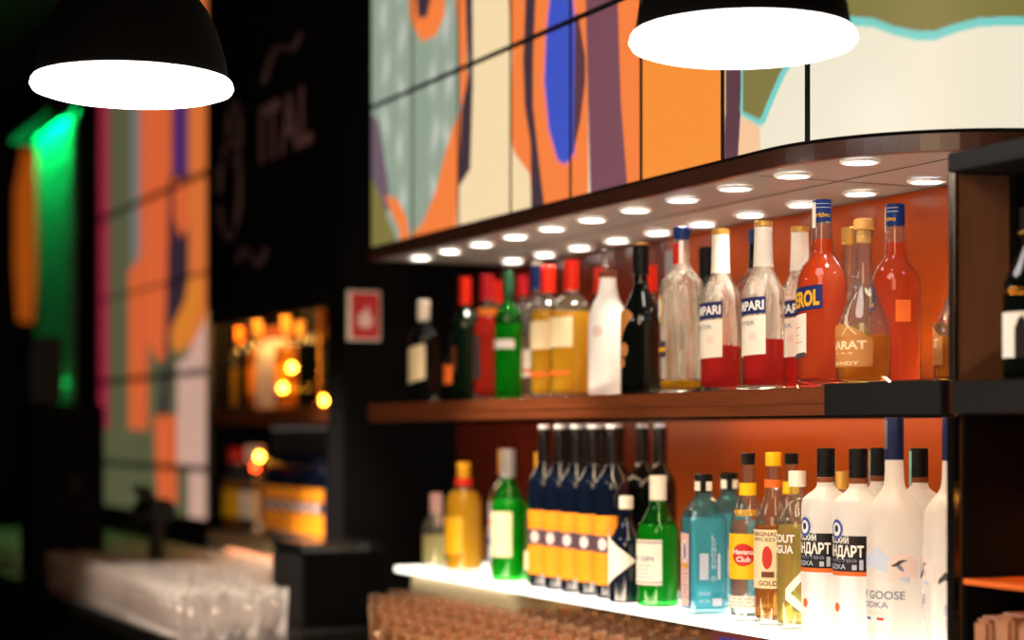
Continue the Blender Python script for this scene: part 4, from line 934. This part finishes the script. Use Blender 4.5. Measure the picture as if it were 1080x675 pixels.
t = bottle('rum_bottle', 'clear rum bottle with black cap, yellow label and red disc', 'bottle', 1.80, 2.869, 'round_rum', .297, .0325, 'glass', ZL, 'clear_drink', .60, cap=(.93, .40, 'black_cap', True), rz=.55)
l = rl(t, .0325).rect(-.040, .040, .075, .155, 'yellow_paper').disc(.006, .118, .021, 'red_ink', .020).fit('Havana', .119, .009, 'white_ink', -.014, .025, .02).fit('Club', .106, .009, 'white_ink', -.006, .020, .02)
l.rect(-.040, .040, .024, .046, 'paper').lines(-.03, .03, .028, .040, 3, 'brown_ink').done('label', t)
Label(wrap_round(.0150)).rect(-.025, .025, .222, .244, 'yellow_paper').done('neck_label', t)
Label(wrap_round(.0230)).rect(-.025, .025, .186, .197, 'gold_ink').done('shoulder_label', t)
t = bottle('rum_bottle', 'brown spiced rum bottle with gold cap and pale label', 'bottle', 1.80, 2.787, 'round_rum', .299, .0330, 'glass', ZL, 'brown_rum', .58, cap=(.92, .42, 'yellow_cap', True), rz=.30)
l = rl(t, .033).rect(-.044, .044, .065, .166, 'cream_paper').fit('ORIGINAL', .155, .007, 'brown_ink', -.024, .03, .02).fit('SPICED', .146, .006, 'brown_ink', -.018, .026, .01).fit('GOLD', .070, .008, 'brown_ink', -.004, .030, .02)
l.disc(.012, .118, .009, 'red_ink', .020).rect(.002, .024, .084, .094, 'brown_ink').done('label', t)
Label(wrap_round(.0150)).rect(-.03, .03, .238, .252, 'orange_ink').done('neck_label', t)
t = bottle('rum_bottle', 'clear bottle with black cap and yellow neck band, back row behind spiced rum', 'bottle', 1.915, 2.905, 'round_rum', .296, .0325, 'glass', ZL, 'clear_drink', .55, cap=(.93, .40, 'black_cap', True))
Label(wrap_round(.0150)).rect(-.03, .03, .222, .244, 'yellow_paper').done('neck_label', t)
t = bottle('tequila_bottle', 'pale gold tequila bottle with clear stopper and white swoosh lettering', 'bottle', 1.80, 2.713, 'tequila', .268, .0350, 'glass', ZL, 'pale_gold', .66, cap=(.90, .42, 'white_cap', False))
l = rl(t, .035); l.fit('SCOUT', .148, .013, 'white_ink', -.026, .030, .03).fit('AGUA', .130, .013, 'white_ink', -.018, .028, .03)
l.strip([(.014, .052), (.030, .070), (.048, .092), (.062, .100)], [(.014, .070), (.030, .088), (.048, .108), (.062, .112)], 'white_ink')
l.strip([(.014, .052), (.030, .040), (.048, .024), (.062, .016)], [(.014, .070), (.030, .058), (.048, .040), (.062, .030)], 'white_ink').done('label', t)
t = bottle('tequila_bottle', 'clear bottle with pale gold stopper in back row between the front black-capped vodkas', 'bottle', 1.925, 2.760, 'tequila', .266, .0314, 'glass', ZL, 'pale_gold', .6, cap=(.88, .44, 'gold_cap', False))
# vodka
def vodka(label, x, y, rz=0.):
    H, R = .3075, .0402
    t = bottle('vodka_bottle', label, 'bottle', x, y, 'vodka', H, R, 'frost', ZL, rz=rz)
    cp = obj('cap', cap_bm(.845*H, H, .0152, ribs=True), 'black_cap', t, True); obj('cap_skirt', cap_bm(.815*H, .844*H, .0154), 'brown_band', cp, True)
    obj('paper_seal', box((.0148, -.0045, .80*H), (.0160, .0045, H*.985)), 'teal_strip', cp)
    l = rl(t, R); l.rect(-.062, .062, .104, .168, 'black_ink').rect(-.062, .062, .104, .111, 'orange_ink').fit('\u0421\u0422\u0410\u041d\u0414\u0410\u0420\u0422', .135, .0165, 'white_ink', -.046, .047, .035).fit('\u0420\u0423\u0421\u0421\u041a\u0418\u0419', .156, .0095, 'white_ink', -.022, .023, .03)
    l.fit('\u041a\u0430\u0447\u0435\u0441\u0442\u0432\u0430', .126, .006, 'grey_ink', -.036, .036, .01).fit('\u0412\u041e\u0414\u041a\u0410', .115, .007, 'pale_blue_ink', -.026, .018, .01).disc(0, .178, .0135, 'blue_ink', .016).disc(0, .178, .009, 'white_ink', .011).disc(0, .179, .0045, 'navy_ink', .006)
    l.rect(.029, .036, .114, .122, 'silver_paper').rect(.040, .046, .114, .130, 'silver_paper').done('label', t); rl(t, R).disc(0, .053, .006, 'orange_ink', .0075).done('seal', t)
    return t
vp = vodka('frosted vodka bottle with black label and black cap, next to the pale gold tequila', 1.80, 2.628)
dup(vp, (1.80, 2.537, ZL+.0006), 'frosted vodka bottle with black label and black cap, next to the tall blue-capped vodka')
dup(vp, (1.92, 2.646, ZL+.0006), 'frosted vodka bottle with teal seal on cap, back row, farther from the display case', rz=2.6)
dup(vp, (1.935, 2.556, ZL+.0006), 'frosted vodka bottle with teal seal on cap, back row, nearer the display case', rz=2.9)
def tall_vodka(label, x, y, rz=0.):
    H, R = .357, .0424
    t = bottle('vodka_bottle', label, 'bottle', x, y, 'tall_vodka', H, R, 'frost_grey', ZL, rz=rz)
    cp = obj('cap', cap_bm(.812*H, H, .0152), 'deep_navy_cap', t, True); obj('paper_seal', box((-.0160, -.004, .86*H), (-.0150, .005, H*.985)), 'dark_grey_ink', cp)
    l = rl(t, R)
    n = 14; xs_ = [-.045+.11*k/n for k in range(n+1)]
    l.strip([(x, .112+.012*math.sin((x+.045)*40)) for x in xs_], [(x, .150-.22*abs(x-.012)+.006*math.sin(x*150)) for x in xs_], 'pale_blue_ink')
    xs_ = [.030+.05*k/n for k in range(n+1)]
    l.strip([(x, .100+.010*math.sin((x-.03)*50)) for x in xs_], [(x, .136+.010*math.sin((x-.03)*70)) for x in xs_], 'pink_ink')
    l.strip([(.034, .127), (.040, .1255), (.046, .127), (.052, .132), (.060, .135)], [(.034, .1275), (.040, .130), (.046, .1345), (.052, .1365), (.060, .1355)], 'dark_grey_ink')
    l.strip([(.044, .124), (.050, .119), (.055, .118)], [(.044, .127), (.050, .128), (.055, .1185)], 'grey_ink')
    l.fit('GREY GOOSE', .075, .0125, 'grey_ink', -.054, .056, .015).fit('VODKA', .061, .0095, 'grey_ink', -.030, .031, .01)
    l.rect(-.012, .0, .042, .046, 'blue_ink').rect(.0, .012, .042, .046, 'white_ink').rect(.012, .024, .042, .046, 'red_ink').fit('IMPORTED', .022, .005, 'pink_ink', -.02, .03, .0).lines(-.02, .03, .051, .0535, 2, 'pink_ink')
    # back of the bottle
    l.rect(.093, .118, .058, .075, 'silver_paper').rect(.095, .116, .040, .054, 'pink_paper')
    for k in range(8): l.k -= 1; l.rect(.098+.002*k, .099+.002*k, .042, .052, 'dark_grey_ink')
    l.k += 2; l.strip([(.085, .105), (.095, .112), (.105, .106), (.115, .116)], [(.085, .112), (.095, .124), (.105, .118), (.115, .128)], 'dark_grey_ink').done('print', t)
    return t
tv = tall_vodka('tall frosted vodka bottle with blue cap, front row beside black-labelled vodka', 1.80, 2.441)
dup(tv, (1.822, 2.326, ZL+.0006), 'tall frosted vodka bottle with blue cap, beside dark post of the display case', rz=-1.55)

# ------------------------------------------------------------------ blurred bottles beyond the pillar
for k in range(6):
    dup(wp, (1.86, 5.30+.092*k, ZL+.0006), 'orange-labelled dark wine bottle on the pale shelf beyond the pillar', 'wine bottles beyond the pillar')
def far(kind, H, R, shell, liq, lvl, cap, label, spots, z, lab=None):
    t = bottle('liqueur_bottle', label, 'bottle', spots[0][0], spots[0][1], kind, H, R, shell, z, liq, lvl, cap=cap, group=label.split(' on ')[0] + ' row beyond the pillar', seg=24)
    if lab: rl(t, R).rect(-.03, .05, .05, .14, lab).done('label', t)
    for x, y in spots[1:]: dup(t, (x, y, z+.0006))
far('spirit', .29, .037, 'glass', 'amber', .66, (.82, .42, 'gold_cap', False), 'amber glowing bottle on the walnut shelf beyond the pillar', [(1.87, 5.10), (1.87, 5.68), (1.87, 5.97), (1.99, 5.40), (1.99, 5.90)], ZU, 'orange_paper')
far('cream', .26, .039, 'white_body', None, .6, (.86, .44, 'brown_band', False), 'cream-coloured bottle on the walnut shelf beyond the pillar', [(1.87, 5.78), (1.87, 5.87), (1.99, 5.68), (1.95, 5.16)], ZU)
far('wine', .29, .037, 'dark_glass', None, .6, (.80, .40, 'black_cap', False), 'dark bottle on the walnut shelf beyond the pillar', [(1.87, 5.36), (1.87, 5.455), (1.99, 5.55), (1.87, 6.07)], ZU)
far('spirit', .28, .036, 'glass', 'gold', .5, (.82, .42, 'orange_cap', False), 'golden bottle with orange cap on the walnut shelf beyond the pillar', [(1.87, 6.17), (1.99, 6.03), (1.99, 6.2)], ZU)
far('spirit', .29, .037, 'glass', 'clear_drink', .5, (.82, .42, 'white_cap', False), 'clear bottle with white cap on the pale shelf beyond the pillar', [(1.87, 5.96), (1.87, 6.06)], ZL, 'paper')
far('spirit', .28, .037, 'glass', 'amber', .6, (.82, .42, 'red_cap', False), 'amber red-capped bottle on the pale shelf beyond the pillar', [(1.87, 6.16), (1.87, 6.25)], ZL, 'yellow_paper')
far('wine', .32, .036, 'navy_glass', None, .6, (.80, .40, 'black_cap', False), 'plain dark bottle on the pale shelf beyond the pillar', [(1.87, 5.14), (1.87, 5.22), (1.98, 5.5), (1.98, 5.7), (1.98, 5.9)], ZL)

# ------------------------------------------------------------------ light, camera, view
w = bpy.data.worlds.new('World'); SC.world = w; w.use_nodes = True
w.node_tree.nodes['Background'].inputs[0].default_value = (.02, .014, .01, 1); w.node_tree.nodes['Background'].inputs[1].default_value = .3
def area(name, loc, target, sx, sy, energy, rgb):
    l = bpy.data.lights.new(name, 'AREA'); l.shape = 'RECTANGLE'; l.size = sx; l.size_y = sy; l.energy = energy; l.color = lin(rgb)[:3]
    o = bpy.data.objects.new(name, l); COL.objects.link(o); o.location = loc
    o.rotation_euler = (Vector(target)-Vector(loc)).to_track_quat('-Z', 'Y').to_euler(); return o
area('front_fill_light', (-.4, .3, 3.1), (1.8, 2.7, 1.4), 1.2, 2.0, 45, (255, 214, 170))  # added soft fill for the bottle fronts, no lamp modelled
area('low_fill_light', (.35, 2.6, .92), (1.9, 3.1, 1.75), 2.4, .16, 27, (255, 232, 205))  # added low fill for soffit, bottles and tumblers, no lamp modelled
cam = bpy.data.cameras.new('Camera'); co = bpy.data.objects.new('Camera', cam); COL.objects.link(co)
co.location = (0, 0, ZC); co.rotation_euler = (PI/2, 0, -math.atan(933/2000))
cam.sensor_width = 36; cam.lens = 2000/1080*36; cam.shift_y = (456-337.5)/1080
cam.dof.use_dof = True; cam.dof.focus_distance = 3.14; cam.dof.aperture_fstop = 1.6
cam.clip_start = .05; cam.clip_end = 60
SC.camera = co
vs_ = SC.view_settings; vs_.view_transform = 'Standard'; vs_.look = 'None'; vs_.gamma = 1; vs_.exposure = .1; vs_.use_curve_mapping = False
SC.cycles.max_bounces = 20; SC.cycles.transmission_bounces = 20; SC.cycles.transparent_max_bounces = 24; SC.cycles.glossy_bounces = 6; SC.cycles.diffuse_bounces = 4
SC.cycles.use_denoising = True; SC.cycles.sample_clamp_indirect = 8; SC.cycles.blur_glossy = .5
